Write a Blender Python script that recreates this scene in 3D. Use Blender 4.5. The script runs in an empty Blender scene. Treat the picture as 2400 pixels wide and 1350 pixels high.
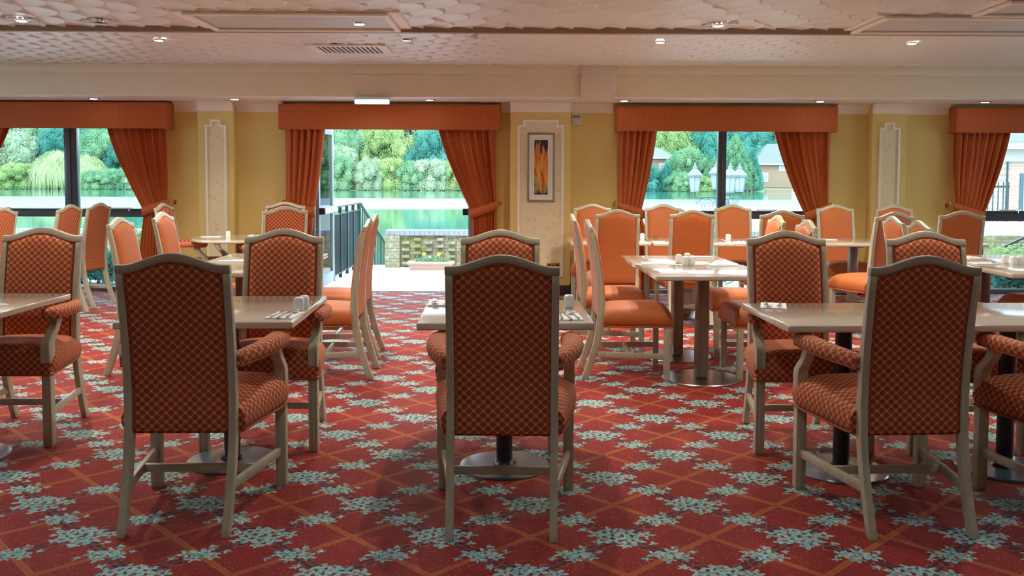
import bpy, bmesh, math, random
import numpy as np
from mathutils import Vector, Matrix
random.seed(7)
PI = math.pi
scene = bpy.context.scene
COL = scene.collection

# ------------------------------------------------------------------ camera
F_PX, CX_PX, CY_PX, EYE = 2170.0, 1225.0, 536.0, 1.39
def make_camera():
    p = math.atan(124.0 / F_PX); r = 0.0036; yaw = -0.005
    f = Vector((-math.sin(yaw), math.cos(yaw), 0)); ri = Vector((math.cos(yaw), math.sin(yaw), 0)); u = Vector((0, 0, 1))
    f2 = f * math.cos(p) - u * math.sin(p); u2 = u * math.cos(p) + f * math.sin(p)
    ri3 = ri * math.cos(r) + u2 * math.sin(r); u3 = u2 * math.cos(r) - ri * math.sin(r)
    cam = bpy.data.cameras.new('camera'); ob = bpy.data.objects.new('camera', cam); COL.objects.link(ob)
    cam.sensor_fit = 'HORIZONTAL'; cam.sensor_width = 36.0; cam.lens = F_PX * 36.0 / 2400.0
    cam.shift_x = (1200.0 - CX_PX) / 2400.0; cam.shift_y = -(675.0 - CY_PX) / 2400.0
    cam.clip_start = 0.1; cam.clip_end = 2000
    m = Matrix((( ri3.x, u3.x, -f2.x, 0), (ri3.y, u3.y, -f2.y, 0), (ri3.z, u3.z, -f2.z, EYE), (0, 0, 0, 1)))
    ob.matrix_world = m
    scene.camera = ob
make_camera()

# ------------------------------------------------------------------ sky, sun, exposure
world = bpy.data.worlds.new('sky'); scene.world = world; world.use_nodes = True
wn = world.node_tree.nodes; wl = world.node_tree.links
for n in list(wn): wn.remove(n)
tc = wn.new('ShaderNodeTexCoord'); sep = wn.new('ShaderNodeSeparateXYZ'); wl.new(tc.outputs['Generated'], sep.inputs[0])
cr = wn.new('ShaderNodeValToRGB'); wl.new(sep.outputs['Z'], cr.inputs[0])
cr.color_ramp.elements[0].position = 0.0; cr.color_ramp.elements[0].color = (0.78, 0.91, 1.0, 1)
cr.color_ramp.elements[1].position = 0.7; cr.color_ramp.elements[1].color = (0.62, 0.80, 1.0, 1)
bg = wn.new('ShaderNodeBackground'); wl.new(cr.outputs[0], bg.inputs[0]); bg.inputs[1].default_value = 4.2
wo = wn.new('ShaderNodeOutputWorld'); wl.new(bg.outputs[0], wo.inputs[0])
sun = bpy.data.lights.new('sun', 'SUN'); sun.energy = 2.4; sun.angle = math.radians(12); sun.color = (1, 0.97, 0.9)
so = bpy.data.objects.new('sun', sun); COL.objects.link(so)
so.rotation_euler = (math.radians(32), 0, math.radians(-20))
LAMP_W = 66.0
scene.view_settings.view_transform = 'Standard'; scene.view_settings.look = 'None'
scene.view_settings.exposure = 0.55; scene.view_settings.gamma = 1.0
scene.view_settings.use_curve_mapping = False
scene.render.engine = 'CYCLES'
scene.cycles.use_denoising = True
scene.cycles.max_bounces = 8; scene.cycles.transparent_max_bounces = 16
scene.cycles.sample_clamp_indirect = 10.0

# ------------------------------------------------------------------ mesh builder
class MB:
    def __init__(s): s.v = []; s.f = []
    def add(s, vs, fs):
        o = len(s.v); s.v += [tuple(v) for v in vs]; s.f += [tuple(i + o for i in f) for f in fs]; return s
    def box(s, c, d, rz=0.0):
        x, y, z = d[0] / 2, d[1] / 2, d[2] / 2; cs, sn = math.cos(rz), math.sin(rz)
        vs = []
        for a, b, e in ((-x,-y,-z),(x,-y,-z),(x,y,-z),(-x,y,-z),(-x,-y,z),(x,-y,z),(x,y,z),(-x,y,z)):
            vs.append((c[0] + a * cs - b * sn, c[1] + a * sn + b * cs, c[2] + e))
        return s.add(vs, [(0,3,2,1),(4,5,6,7),(0,1,5,4),(1,2,6,5),(2,3,7,6),(3,0,4,7)])
    def bx(s, x0, x1, y0, y1, z0, z1):
        return s.box(((x0+x1)/2, (y0+y1)/2, (z0+z1)/2), (abs(x1-x0), abs(y1-y0), abs(z1-z0)))
    def rings(s, rs, cap=True, closed=False):
        n = len(rs[0]); vs = [p for r in rs for p in r]; fs = []
        m = len(rs); last = m if closed else m - 1
        for i in range(last):
            j = (i + 1) % m
            for k in range(n):
                l = (k + 1) % n
                fs.append((i*n+k, i*n+l, j*n+l, j*n+k))
        if cap and not closed:
            fs.append(tuple(reversed(range(n)))); fs.append(tuple((m-1)*n + k for k in range(n)))
        return s.add(vs, fs)
    def tube(s, pts, r, n=8, closed=False, cap=True):
        pts = [Vector(p) for p in pts]; rs = []
        m = len(pts); prev = None
        for i, p in enumerate(pts):
            if closed: t = pts[(i+1) % m] - pts[i-1]
            else: t = pts[min(i+1, m-1)] - pts[max(i-1, 0)]
            if t.length < 1e-9: t = Vector((0,0,1))
            t.normalize()
            a = Vector((0,0,1)) if abs(t.z) < 0.9 else Vector((1,0,0))
            if prev is not None: a = prev
            u = (a - t * a.dot(t))
            if u.length < 1e-6: u = t.orthogonal()
            u.normalize(); w = t.cross(u); prev = u
            rr = r[i] if isinstance(r, (list, tuple)) else r
            rs.append([p + u * rr * math.cos(2*PI*k/n) + w * rr * math.sin(2*PI*k/n) for k in range(n)])
        return s.rings(rs, cap=cap, closed=closed)
    def lathe(s, prof, c=(0,0,0), n=32):
        rs = [[(c[0] + r*math.cos(2*PI*k/n), c[1] + r*math.sin(2*PI*k/n), c[2] + z) for k in range(n)] for r, z in prof]
        return s.rings(rs)
    def bar(s, p, q, w, h):
        p, q = Vector(p), Vector(q); t = (q - p).normalized()
        up = Vector((0,0,1)) if abs(t.z) < 0.95 else Vector((0,1,0))
        sd = t.cross(up).normalized(); u2 = sd.cross(t)
        def ring(c): return [c - sd*w/2 - u2*h/2, c + sd*w/2 - u2*h/2, c + sd*w/2 + u2*h/2, c - sd*w/2 + u2*h/2]
        return s.rings([ring(p), ring(q)])
    def prism(s, poly, z0, z1):
        n = len(poly)
        vs = [(x, y, z0) for x, y in poly] + [(x, y, z1) for x, y in poly]
        fs = [tuple(reversed(range(n))), tuple(range(n, 2*n))] + [(k, (k+1) % n, n + (k+1) % n, n + k) for k in range(n)]
        return s.add(vs, fs)
    def prism_xz(s, poly, y0, y1):
        n = len(poly)
        vs = [(x, y0, z) for x, z in poly] + [(x, y1, z) for x, z in poly]
        fs = [tuple(range(n)), tuple(reversed(range(n, 2*n)))] + [(k, n + k, n + (k+1) % n, (k+1) % n) for k in range(n)]
        return s.add(vs, fs)
    def grid(s, P):   # P[i][j] points
        m, n = len(P), len(P[0]); vs = [p for r in P for p in r]
        return s.add(vs, [(i*n+j, i*n+j+1, (i+1)*n+j+1, (i+1)*n+j) for i in range(m-1) for j in range(n-1)])
    def build(s, name, mat, parent=None, smooth=False, bevel=0.0, seg=2, uv=False, loc=None, rz=0.0, ang=35, fix=True):
        me = bpy.data.meshes.new(name)
        bm = bmesh.new()
        bv = [bm.verts.new(v) for v in s.v]
        for f in s.f:
            try: bm.faces.new([bv[i] for i in f])
            except ValueError: pass
        if fix: bmesh.ops.recalc_face_normals(bm, faces=bm.faces)
        if bevel > 0:
            es = [e for e in bm.edges if len(e.link_faces) == 2 and e.calc_face_angle(0) > math.radians(40)]
            bmesh.ops.bevel(bm, geom=es, offset=bevel, segments=seg, affect='EDGES', profile=0.5, clamp_overlap=True)
        if smooth or bevel > 0:
            for f in bm.faces: f.smooth = True
            for e in bm.edges:
                if len(e.link_faces) == 2 and e.calc_face_angle(0) > math.radians(ang): e.smooth = False
        if uv:
            l = bm.loops.layers.uv.new('UVMap')
            bm.normal_update()
            for f in bm.faces:
                n = f.normal; a = (abs(n.x), abs(n.y), abs(n.z)); k = a.index(max(a))
                for lp in f.loops:
                    c = lp.vert.co
                    lp[l].uv = (c.y, c.z) if k == 0 else ((c.x, c.z) if k == 1 else (c.x, c.y))
        bm.to_mesh(me); bm.free()
        me.materials.append(mat)
        o = bpy.data.objects.new(name, me); COL.objects.link(o)
        if parent is not None: o.parent = parent
        if loc is not None: o.location = loc
        if rz: o.rotation_euler = (0, 0, rz)
        return o

def tag(o, label=None, cat=None, group=None, kind=None):
    if label: o['label'] = label
    if cat: o['category'] = cat
    if group: o['group'] = group
    if kind: o['kind'] = kind
    return o
def thing(name, loc, rz=0, label=None, cat=None, group=None, kind=None):
    o = bpy.data.objects.new(name, None); COL.objects.link(o)
    o.location = loc; o.rotation_euler = (0, 0, rz); o.empty_display_size = 0.1
    return tag(o, label, cat, group, kind)
def struct(o): o['kind'] = 'structure'; return o
def kids(o): return [c for c in bpy.data.objects if c.parent == o]
_kid = {}
def dup(root, loc, rz, label=None, group=None, scale=None):
    if root.name not in _kid:
        _kid[root.name] = [(c, [(g, []) for g in kids(c)]) for c in kids(root)]
    r = root.copy(); COL.objects.link(r); r.location = loc; r.rotation_euler = (0, 0, rz)
    if label: r['label'] = label
    if group: r['group'] = group
    if scale: r.scale = scale
    for c, gs in _kid[root.name]:
        d = c.copy(); COL.objects.link(d); d.parent = r
        for g, _ in gs:
            e = g.copy(); COL.objects.link(e); e.parent = d
    return r

# ------------------------------------------------------------------ node helpers
class NT:
    def __init__(s, name):
        s.m = bpy.data.materials.new(name); s.m.use_nodes = True; s.t = s.m.node_tree; s.t.nodes.clear()
    def n(s, t, **kw):
        x = s.t.nodes.new(t)
        for k, v in kw.items(): setattr(x, k, v)
        return x
    def put(s, sock, v):
        if v is None: return
        if isinstance(v, bpy.types.NodeSocket): s.t.links.new(v, sock)
        elif isinstance(v, (tuple, list)) and len(v) == 3 and sock.type == 'RGBA': sock.default_value = (*v, 1)
        else: sock.default_value = v
    def math(s, op, a, b=None, c=None, clamp=False):
        x = s.n('ShaderNodeMath', operation=op); x.use_clamp = clamp
        s.put(x.inputs[0], a); s.put(x.inputs[1], b); s.put(x.inputs[2], c); return x.outputs[0]
    def mix(s, f, a, b, blend='MIX'):
        x = s.n('ShaderNodeMix', data_type='RGBA', blend_type=blend); x.clamp_factor = True
        s.put(x.inputs[0], f); s.put(x.inputs[6], a); s.put(x.inputs[7], b); return x.outputs[2]
    def step(s, x, lo, hi):   # smoothstep
        m = s.n('ShaderNodeMapRange', interpolation_type='SMOOTHSTEP')
        s.put(m.inputs[0], x); s.put(m.inputs[1], lo); s.put(m.inputs[2], hi); m.inputs[3].default_value = 0; m.inputs[4].default_value = 1
        return m.outputs[0]
    def co(s, kind='Object'):
        return s.n('ShaderNodeTexCoord').outputs[kind]
    def sep(s, v):
        x = s.n('ShaderNodeSeparateXYZ'); s.put(x.inputs[0], v); return x.outputs
    def comb(s, x, y, z=0.0):
        c = s.n('ShaderNodeCombineXYZ'); s.put(c.inputs[0], x); s.put(c.inputs[1], y); s.put(c.inputs[2], z); return c.outputs[0]
    def map(s, v, scale=(1,1,1), loc=(0,0,0), rot=(0,0,0)):
        x = s.n('ShaderNodeMapping'); s.put(x.inputs[0], v); x.inputs['Scale'].default_value = scale
        x.inputs['Location'].default_value = loc; x.inputs['Rotation'].default_value = rot; return x.outputs[0]
    def noise(s, v, scale, det=3, rough=0.5, out='Fac'):
        x = s.n('ShaderNodeTexNoise'); s.put(x.inputs['Vector'], v); x.inputs['Scale'].default_value = scale
        x.inputs['Detail'].default_value = det; x.inputs['Roughness'].default_value = rough; return x.outputs[out]
    def voro(s, v, scale, feature='F1', out='Distance', rnd=1.0):
        x = s.n('ShaderNodeTexVoronoi', feature=feature); s.put(x.inputs['Vector'], v); x.inputs['Scale'].default_value = scale
        x.inputs['Randomness'].default_value = rnd; return x.outputs[out]
    def ramp(s, f, stops):
        x = s.n('ShaderNodeValToRGB'); s.put(x.inputs[0], f); e = x.color_ramp.elements
        while len(e) < len(stops): e.new(0.5)
        for i, (p, c) in enumerate(stops): e[i].position = p; e[i].color = (*c, 1)
        return x.outputs[0]
    def bump(s, h, strength=0.3, dist=0.01, nrm=None):
        x = s.n('ShaderNodeBump'); s.put(x.inputs['Height'], h); x.inputs['Strength'].default_value = strength
        x.inputs['Distance'].default_value = dist
        if nrm is not None: s.put(x.inputs['Normal'], nrm)
        return x.outputs[0]
    def bsdf(s, color, rough=0.6, metal=0.0, spec=0.5, normal=None, coat=0.0, coat_r=0.1, sheen=0.0, emis=None, emis_s=0.0, sheen_r=0.5, sub=None):
        b = s.n('ShaderNodeBsdfPrincipled'); s.put(b.inputs['Base Color'], color); s.put(b.inputs['Roughness'], rough)
        s.put(b.inputs['Metallic'], metal); b.inputs['Specular IOR Level'].default_value = spec
        if normal is not None: s.put(b.inputs['Normal'], normal)
        b.inputs['Coat Weight'].default_value = coat; b.inputs['Coat Roughness'].default_value = coat_r
        b.inputs['Sheen Weight'].default_value = sheen; b.inputs['Sheen Roughness'].default_value = sheen_r
        if emis is not None: s.put(b.inputs['Emission Color'], emis); b.inputs['Emission Strength'].default_value = emis_s
        return b.outputs[0]
    def out(s, sh):
        o = s.n('ShaderNodeOutputMaterial'); s.t.links.new(sh, o.inputs[0]); return s.m

def plain(name, c, rough=0.6, metal=0.0, noise=0.0, nscale=20, **kw):
    N = NT(name); col = c
    if noise:
        f = N.noise(N.co(), nscale, 3)
        col = N.mix(f, tuple(x * (1 - noise) for x in c), tuple(min(1, x * (1 + noise)) for x in c))
    return N.out(N.bsdf(col, rough, metal, **kw))

M = {}
def wood(name, c1, c2, rough=0.38, coat=0.25, scale=1.0, axis=(18, 18, 1.2)):
    N = NT(name); v = N.map(N.co(), scale=tuple(a * scale for a in axis))
    f = N.noise(v, 3.0, 6, 0.65); g = N.noise(N.map(N.co(), scale=tuple(a * scale * 6 for a in axis)), 3, 3)
    f2 = N.math('ADD', N.math('MULTIPLY', f, 0.7), N.math('MULTIPLY', g, 0.3))
    c = N.ramp(f2, [(0.32, c1), (0.52, tuple((a + b) / 2 for a, b in zip(c1, c2))), (0.68, c2)])
    return N.out(N.bsdf(c, rough, coat=coat, coat_r=0.25 if coat < 1 else 0.12, normal=N.bump(f2, 0.08, 0.002)))
M['limed'] = wood('limed_oak', (0.37, 0.36, 0.26), (0.57, 0.55, 0.42))
M['limed_h'] = wood('limed_oak_rail', (0.37, 0.36, 0.26), (0.57, 0.55, 0.42), axis=(1.2, 18, 18))
M['table'] = wood('limed_oak_tabletop', (0.46, 0.42, 0.34), (0.62, 0.58, 0.49), rough=0.2, coat=1.0, axis=(1.3, 16, 16))
M['column'] = wood('grey_brown_column_wood', (0.16, 0.105, 0.075), (0.27, 0.19, 0.14), rough=0.3, coat=0.4)
M['black'] = plain('black_column_enamel', (0.006, 0.006, 0.009), 0.3, spec=0.6)
def _speckle():
    N = NT('speckled_base_blue_reflection'); d = N.voro(N.co(), 260); f = N.step(d, 0.30, 0.12)
    c = N.mix(N.math('MULTIPLY', f, 0.5), (0.10, 0.17, 0.235), (0.32, 0.44, 0.52))  # blue of the window reflections is put into the base colour
    return N.out(N.bsdf(c, 0.26, spec=1.0, normal=N.bump(N.noise(N.co(), 180), 0.10, 0.002), coat=0.8, coat_r=0.2))
M['speckle'] = _speckle()
M['steel_base'] = plain('brushed_steel_base', (0.42, 0.45, 0.47), 0.28, 1.0, noise=0.15, nscale=8)
M['steel'] = plain('cutlery_steel', (0.82, 0.84, 0.86), 0.24, 1.0)
M['chrome'] = plain('chrome', (0.8, 0.8, 0.82), 0.1, 1.0)
M['brass'] = plain('brass', (0.72, 0.50, 0.2), 0.25, 1.0)
M['china'] = plain('white_china', (0.80, 0.83, 0.83), 0.15, coat=0.5)
M['napkin'] = plain('white_paper_napkin', (0.82, 0.86, 0.88), 0.8)
M['dark'] = plain('dark_hole', (0.01, 0.01, 0.01), 0.6)
M['white'] = plain('white_paint', (0.74, 0.71, 0.65), 0.5)
M['screw'] = plain('screw_head', (0.08, 0.06, 0.05), 0.4)

def fabric_star():
    N = NT('star_lattice_fabric'); uv = N.co('UV'); o = N.sep(uv); P = 0.0372; Q = 0.0352
    nz = N.noise(uv, 900, 2)
    a = N.math('ADD', N.math('MULTIPLY', o[0], 1 / P), N.math('MULTIPLY', o[1], 1 / Q))
    b = N.math('SUBTRACT', N.math('MULTIPLY', o[0], 1 / P), N.math('MULTIPLY', o[1], 1 / Q))
    fa = N.math('SUBTRACT', N.math('FRACT', a), 0.5); fb = N.math('SUBTRACT', N.math('FRACT', b), 0.5)
    aa = N.math('ABSOLUTE', fa); ab = N.math('ABSOLUTE', fb)
    # offset from the nearest lattice crossing is (fa, fb); thin lines along a=0 and b=0
    mn = N.math('MINIMUM', aa, ab); mx = N.math('MAXIMUM', aa, ab)
    line = N.step(mn, 0.085, 0.045)
    dx = N.math('MULTIPLY', N.math('ADD', fa, fb), 0.5); dy = N.math('MULTIPLY', N.math('SUBTRACT', fa, fb), 0.5)
    r = N.math('SQRT', N.math('ADD', N.math('MULTIPLY', dx, dx), N.math('MULTIPLY', dy, dy)))
    th = N.math('ARCTAN2', dy, dx)
    pet = N.math('ADD', 0.188, N.math('MULTIPLY', N.math('COSINE', N.math('MULTIPLY', th, 8)), 0.040))
    star = N.step(N.math('SUBTRACT', r, pet), 0.035, -0.025)
    core = N.step(r, 0.06, 0.03)
    mask = N.math('MAXIMUM', N.math('MULTIPLY', line, 0.85), N.math('SUBTRACT', star, N.math('MULTIPLY', core, 0.6)), clamp=True)
    mask = N.math('MULTIPLY', mask, N.math('ADD', 0.75, N.math('MULTIPLY', nz, 0.5)), clamp=True)
    fade = N.noise(N.co(), 6, 3)
    base = N.mix(fade, (0.31, 0.042, 0.009), (0.42, 0.072, 0.013))
    col = N.mix(N.math('MULTIPLY', mask, 0.82), base, (0.64, 0.36, 0.20))
    return N.out(N.bsdf(col, 0.72, spec=0.3, sheen=0.10, sheen_r=0.35, normal=N.bump(N.math('ADD', mask, N.math('MULTIPLY', nz, 0.3)), 0.15, 0.001)))
def fabric_diamond():
    N = NT('fine_diamond_fabric'); uv = N.co('UV'); o = N.sep(uv); P = 0.0175
    a = N.math('MULTIPLY', N.math('ADD', o[0], o[1]), 1 / P); b = N.math('MULTIPLY', N.math('SUBTRACT', o[0], o[1]), 1 / P)
    aa = N.math('ABSOLUTE', N.math('SUBTRACT', N.math('FRACT', a), 0.5)); ab = N.math('ABSOLUTE', N.math('SUBTRACT', N.math('FRACT', b), 0.5))
    mn = N.math('MINIMUM', aa, ab); line = N.step(mn, 0.13, 0.07)
    # thin lines along every lattice line
    nz = N.noise(uv, 700, 2)
    base = N.mix(N.noise(N.co(), 5, 3), (0.37, 0.060, 0.007), (0.48, 0.086, 0.010))
    col = N.mix(N.math('MULTIPLY', line, N.math('ADD', 0.5, N.math('MULTIPLY', nz, 0.5))), base, (0.70, 0.33, 0.12))
    return N.out(N.bsdf(col, 0.58, spec=0.38, sheen=0.12, sheen_r=0.35, normal=N.bump(line, 0.12, 0.001)))
M['star'] = fabric_star(); M['diamond'] = fabric_diamond()
M['gimp'] = plain('dark_red_braid', (0.20, 0.032, 0.012), 0.8, noise=0.5, nscale=400)
M['gimp2'] = plain('rust_piping', (0.34, 0.09, 0.035), 0.8, noise=0.35, nscale=300)

def curtain_mat():
    N = NT('rust_curtain_cloth'); o = N.sep(N.co('UV'))
    u = N.math('MULTIPLY', o[0], 1 / 0.078); v = N.math('MULTIPLY', o[1], 1 / 0.065)
    def dots(off, w, h):
        row = N.math('ADD', v, off); fr = N.math('ABSOLUTE', N.math('SUBTRACT', N.math('FRACT', row), 0.5))
        fu = N.math('ABSOLUTE', N.math('SUBTRACT', N.math('FRACT', N.math('ADD', u, off)), 0.5))
        return N.math('MULTIPLY', N.step(fr, h * 1.5, h * .7), N.step(fu, w * 1.2, w))
    d1 = dots(0.0, 0.11, 0.040); d2 = dots(0.5, 0.13, 0.030)
    base = N.mix(N.noise(N.map(N.co('UV'), (40, 40, 1)), 3, 4), (0.52, 0.110, 0.024), (0.60, 0.145, 0.032))
    c = N.mix(N.math('MULTIPLY', d1, 0.5), base, (0.15, 0.018, 0.006)); c = N.mix(N.math('MULTIPLY', d2, 0.28), c, (0.75, 0.30, 0.08))
    p = N.bsdf(c, 0.62, spec=0.35, sheen=0.12, sheen_r=0.4)
    tr = N.n('ShaderNodeBsdfTranslucent'); N.put(tr.inputs[0], N.mix(0.5, c, (0.8, 0.2, 0.05)))
    mx = N.n('ShaderNodeMixShader'); mx.inputs[0].default_value = 0.14
    N.t.links.new(p, mx.inputs[1]); N.t.links.new(tr.outputs[0], mx.inputs[2])
    return N.out(mx.outputs[0])
M['curtain'] = curtain_mat()

def wallpaper(name, c1, c2, motif=None):
    N = NT(name); v = N.co()
    f = N.noise(N.map(v, (260, 260, 60)), 1, 3); g = N.noise(v, 45, 3, 0.6)
    col = N.mix(N.math('ADD', N.math('MULTIPLY', f, 0.5), N.math('MULTIPLY', g, 0.5)), c1, c2)
    if motif:
        w = N.noise(v, 24, 2, out='Color'); o = N.n('ShaderNodeVectorMath', operation='MULTIPLY_ADD')
        N.put(o.inputs[0], w); o.inputs[1].default_value = (0.06, 0.06, 0.06); N.put(o.inputs[2], v)
        d = N.voro(o.outputs[0], 13, out='Distance'); m = N.math('MULTIPLY', N.step(d, 0.34, 0.26), N.step(N.noise(v, 90, 2), 0.48, 0.56))
        col = N.mix(N.math('MULTIPLY', m, 0.45), col, motif)
    return N.out(N.bsdf(col, 0.75, normal=N.bump(f, 0.25, 0.002)))
M['wall'] = wallpaper('yellow_wallpaper', (0.66, 0.47, 0.14), (0.80, 0.60, 0.22))
M['panel'] = wallpaper('cream_leaf_wallpaper', (0.74, 0.62, 0.38), (0.84, 0.72, 0.47), (0.45, 0.34, 0.12))
M['cream'] = plain('cream_paint', (0.74, 0.60, 0.42), 0.55, noise=0.04, nscale=5)
M['trim'] = plain('off_white_moulding', (0.88, 0.80, 0.70), 0.5)
M['soffit'] = plain('soffit_baked_light', (0.92, 0.86, 0.80), 0.5)  # window light on the soffit is put into this paler colour
M['cove'] = plain('cove_paint', (0.86, 0.74, 0.62), 0.5)
M['plaster'] = plain('textured_ceiling_paint', (0.76, 0.74, 0.69), 0.42, spec=0.5)
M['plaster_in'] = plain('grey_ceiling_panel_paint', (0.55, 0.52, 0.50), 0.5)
M['skirting'] = plain('dark_skirting_wood', (0.035, 0.012, 0.008), 0.35, coat=0.4)
M['alu'] = plain('dark_window_frame', (0.075, 0.10, 0.115), 0.35, coat=0.3)
M['alu_grey'] = plain('grey_door_frame', (0.25, 0.30, 0.33), 0.35)
M['plastic'] = plain('ivory_plastic', (0.62, 0.58, 0.48), 0.4)
def glass(name='window_glass', ior=1.35):
    N = NT(name); t = N.n('ShaderNodeBsdfTransparent'); t.inputs[0].default_value = (0.93, 0.98, 0.98, 1)
    g = N.n('ShaderNodeBsdfGlossy'); g.inputs['Roughness'].default_value = 0.0
    fr = N.n('ShaderNodeFresnel'); fr.inputs[0].default_value = ior
    m = N.n('ShaderNodeMixShader'); N.t.links.new(fr.outputs[0], m.inputs[0]); N.t.links.new(t.outputs[0], m.inputs[1]); N.t.links.new(g.outputs[0], m.inputs[2])
    return N.out(m.outputs[0])
M['glass'] = glass(); M['tumbler'] = glass('tumbler_glass', 1.12)
M['lamp_on'] = NT('lit_bulb'); M['lamp_on'] = M['lamp_on'].out(M['lamp_on'].bsdf((0.9, 0.95, 1), 0.3, emis=(0.85, 0.95, 1.0), emis_s=14.0))
M['tube_on'] = NT('lit_diffuser'); M['tube_on'] = M['tube_on'].out(M['tube_on'].bsdf((0.8, 0.9, 1), 0.3, emis=(0.55, 0.78, 1.0), emis_s=0.75))

def carpet():
    N = NT('floral_lattice_carpet'); v = N.co(); o = N.sep(v)
    PX, PY = 0.690, 0.700; X0, Y0 = 0.408, 3.846
    y = N.math('SUBTRACT', o[1], Y0); x = N.math('SUBTRACT', N.math('SUBTRACT', o[0], X0), N.math('MULTIPLY', y, 0.03))
    wob = N.sep(N.noise(v, 42, 2, out='Color'))
    xw = N.math('ADD', x, N.math('MULTIPLY', N.math('SUBTRACT', wob[0], 0.5), 0.030)); yw = N.math('ADD', y, N.math('MULTIPLY', N.math('SUBTRACT', wob[1], 0.5), 0.030))
    def ab(x, y):
        xs = N.math('MULTIPLY', x, 1 / PX); ys = N.math('MULTIPLY', y, 1 / PY)
        return N.math('ADD', xs, ys), N.math('SUBTRACT', xs, ys)
    def tri(t, off): return N.math('ABSOLUTE', N.math('SUBTRACT', N.math('FRACT', N.math('ADD', t, off)), 0.5))
    a, b = ab(x, y)
    G = 1 / 2.035
    def line(t, off, w, soft=0.004): return N.step(tri(t, off), (w + soft) * 2.035, w * 2.035)
    oa, obb = tri(a, 0.5), tri(b, 0.5)      # 0 on the orange lines
    da, db = tri(a, 0.0), tri(b, 0.0)       # 0 on the dark lines
    orange = N.math('MAXIMUM', line(a, 0.5, 0.0115), line(b, 0.5, 0.0115))
    ocore = N.math('MAXIMUM', line(a, 0.5, 0.002), line(b, 0.5, 0.002))
    def dbl(t): 
        d = N.math('ABSOLUTE', N.math('SUBTRACT', tri(t, 0.0), 0.0135 * 2.035)); return N.step(d, 0.0075 * 2.035, 0.004 * 2.035)
    darkl = N.math('MAXIMUM', dbl(a), dbl(b))
    mid = N.math('MAXIMUM', line(a, 0.0, 0.019), line(b, 0.0, 0.019))
    def vine(t, s, amp, ph):
        w = N.math('MULTIPLY', N.math('SINE', N.math('ADD', N.math('MULTIPLY', s, 2 * PI * 4), ph)), amp * 2.035)
        d = N.math('ABSOLUTE', N.math('SUBTRACT', N.math('SUBTRACT', N.math('FRACT', t), 0.5), w)); return N.step(d, 0.009, 0.004)
    nv = N.step(N.noise(v, 30, 2), 0.42, 0.50)
    vines = N.math('MULTIPLY', N.math('MULTIPLY', nv, 0.8), N.math('MAXIMUM', N.math('MAXIMUM', vine(a, b, 0.028, 0.4), vine(b, a, 0.028, 2.0)), N.math('MAXIMUM', vine(a, b, -0.040, 1.1), vine(b, a, -0.036, 3.0))))
    # field
    sp = N.voro(v, 80); spk = N.math('MULTIPLY', N.step(sp, 0.30, 0.12), N.step(N.noise(v, 60, 1), 0.38, 0.55))
    pile = N.math('ADD', N.math('MULTIPLY', N.math('SUBTRACT', N.noise(v, 190, 4, 0.85), 0.5), 2.6), 0.5, clamp=True); big = N.noise(v, 3, 3)
    red = N.mix(pile, (0.15, 0.006, 0.005), (0.42, 0.026, 0.018)); red = N.mix(N.math('MULTIPLY', big, 0.4), red, (0.28, 0.010, 0.016))
    c = N.mix(N.math('MULTIPLY', spk, 0.75), red, (0.70, 0.30, 0.20))
    oc = N.mix(pile, (0.36, 0.085, 0.022), (0.55, 0.17, 0.045)); oc = N.mix(N.math('MULTIPLY', ocore, 0.5), oc, (0.30, 0.06, 0.02))
    c = N.mix(N.math('MULTIPLY', orange, 0.92), c, oc)
    c = N.mix(N.math('MULTIPLY', mid, 0.5), c, (0.20, 0.03, 0.03))
    c = N.mix(N.math('MULTIPLY', darkl, 0.92), c, N.mix(pile, (0.018, 0.008, 0.012), (0.07, 0.02, 0.03)))
    c = N.mix(N.math('MULTIPLY', vines, 0.7), c, (0.42, 0.30, 0.38))
    # flowers: offsets from cluster centres in metres
    a2, b2 = ab(xw, yw)
    fa = N.math('SUBTRACT', N.math('FRACT', a2), 0.5); fb = N.math('SUBTRACT', N.math('FRACT', b2), 0.5)
    dx = N.math('MULTIPLY', N.math('ADD', fa, fb), PX / 2); dy = N.math('MULTIPLY', N.math('SUBTRACT', fa, fb), PY / 2)
    P2, Q2 = N.math('ADD', a2, b2), N.math('SUBTRACT', a2, b2)
    p = N.math('SUBTRACT', N.math('FRACT', P2), 0.5); q = N.math('SUBTRACT', N.math('FRACT', Q2), 0.5)
    ex = N.math('MULTIPLY', p, PX / 2); ey = N.math('MULTIPLY', q, PY / 2)
    def rosette(dx, dy, cx, cy, R, n, ph, hole=True):
        u = N.math('SUBTRACT', dx, cx); w = N.math('SUBTRACT', dy, cy)
        r = N.math('SQRT', N.math('ADD', N.math('MULTIPLY', u, u), N.math('MULTIPLY', w, w)))
        th = N.math('ARCTAN2', w, u)
        e = N.math('MULTIPLY', R, N.math('ADD', 0.70, N.math('MULTIPLY', 0.30, N.math('COSINE', N.math('ADD', N.math('MULTIPLY', th, n), ph)))))
        m = N.step(N.math('SUBTRACT', r, e), 0.003, -0.003)
        if hole: m = N.math('SUBTRACT', m, N.step(r, R * 0.20, R * 0.12), clamp=True)
        return m
    big_ = [(-0.085, 0.028, 0.050, 5, 0.3), (-0.030, 0.060, 0.045, 6, 1.2), (0.030, 0.040, 0.052, 5, 2.2), (-0.030, -0.018, 0.055, 6, 0.0),
            (0.045, -0.035, 0.050, 5, 1.0), (0.100, 0.020, 0.040, 5, 0.7), (0.010, -0.085, 0.030, 4, 0.5), (-0.085, -0.045, 0.026, 4, 0.0), (0.12, -0.06, 0.020, 3, 1.0), (-0.14, 0.075, 0.022, 5, 0.2)]
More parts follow.
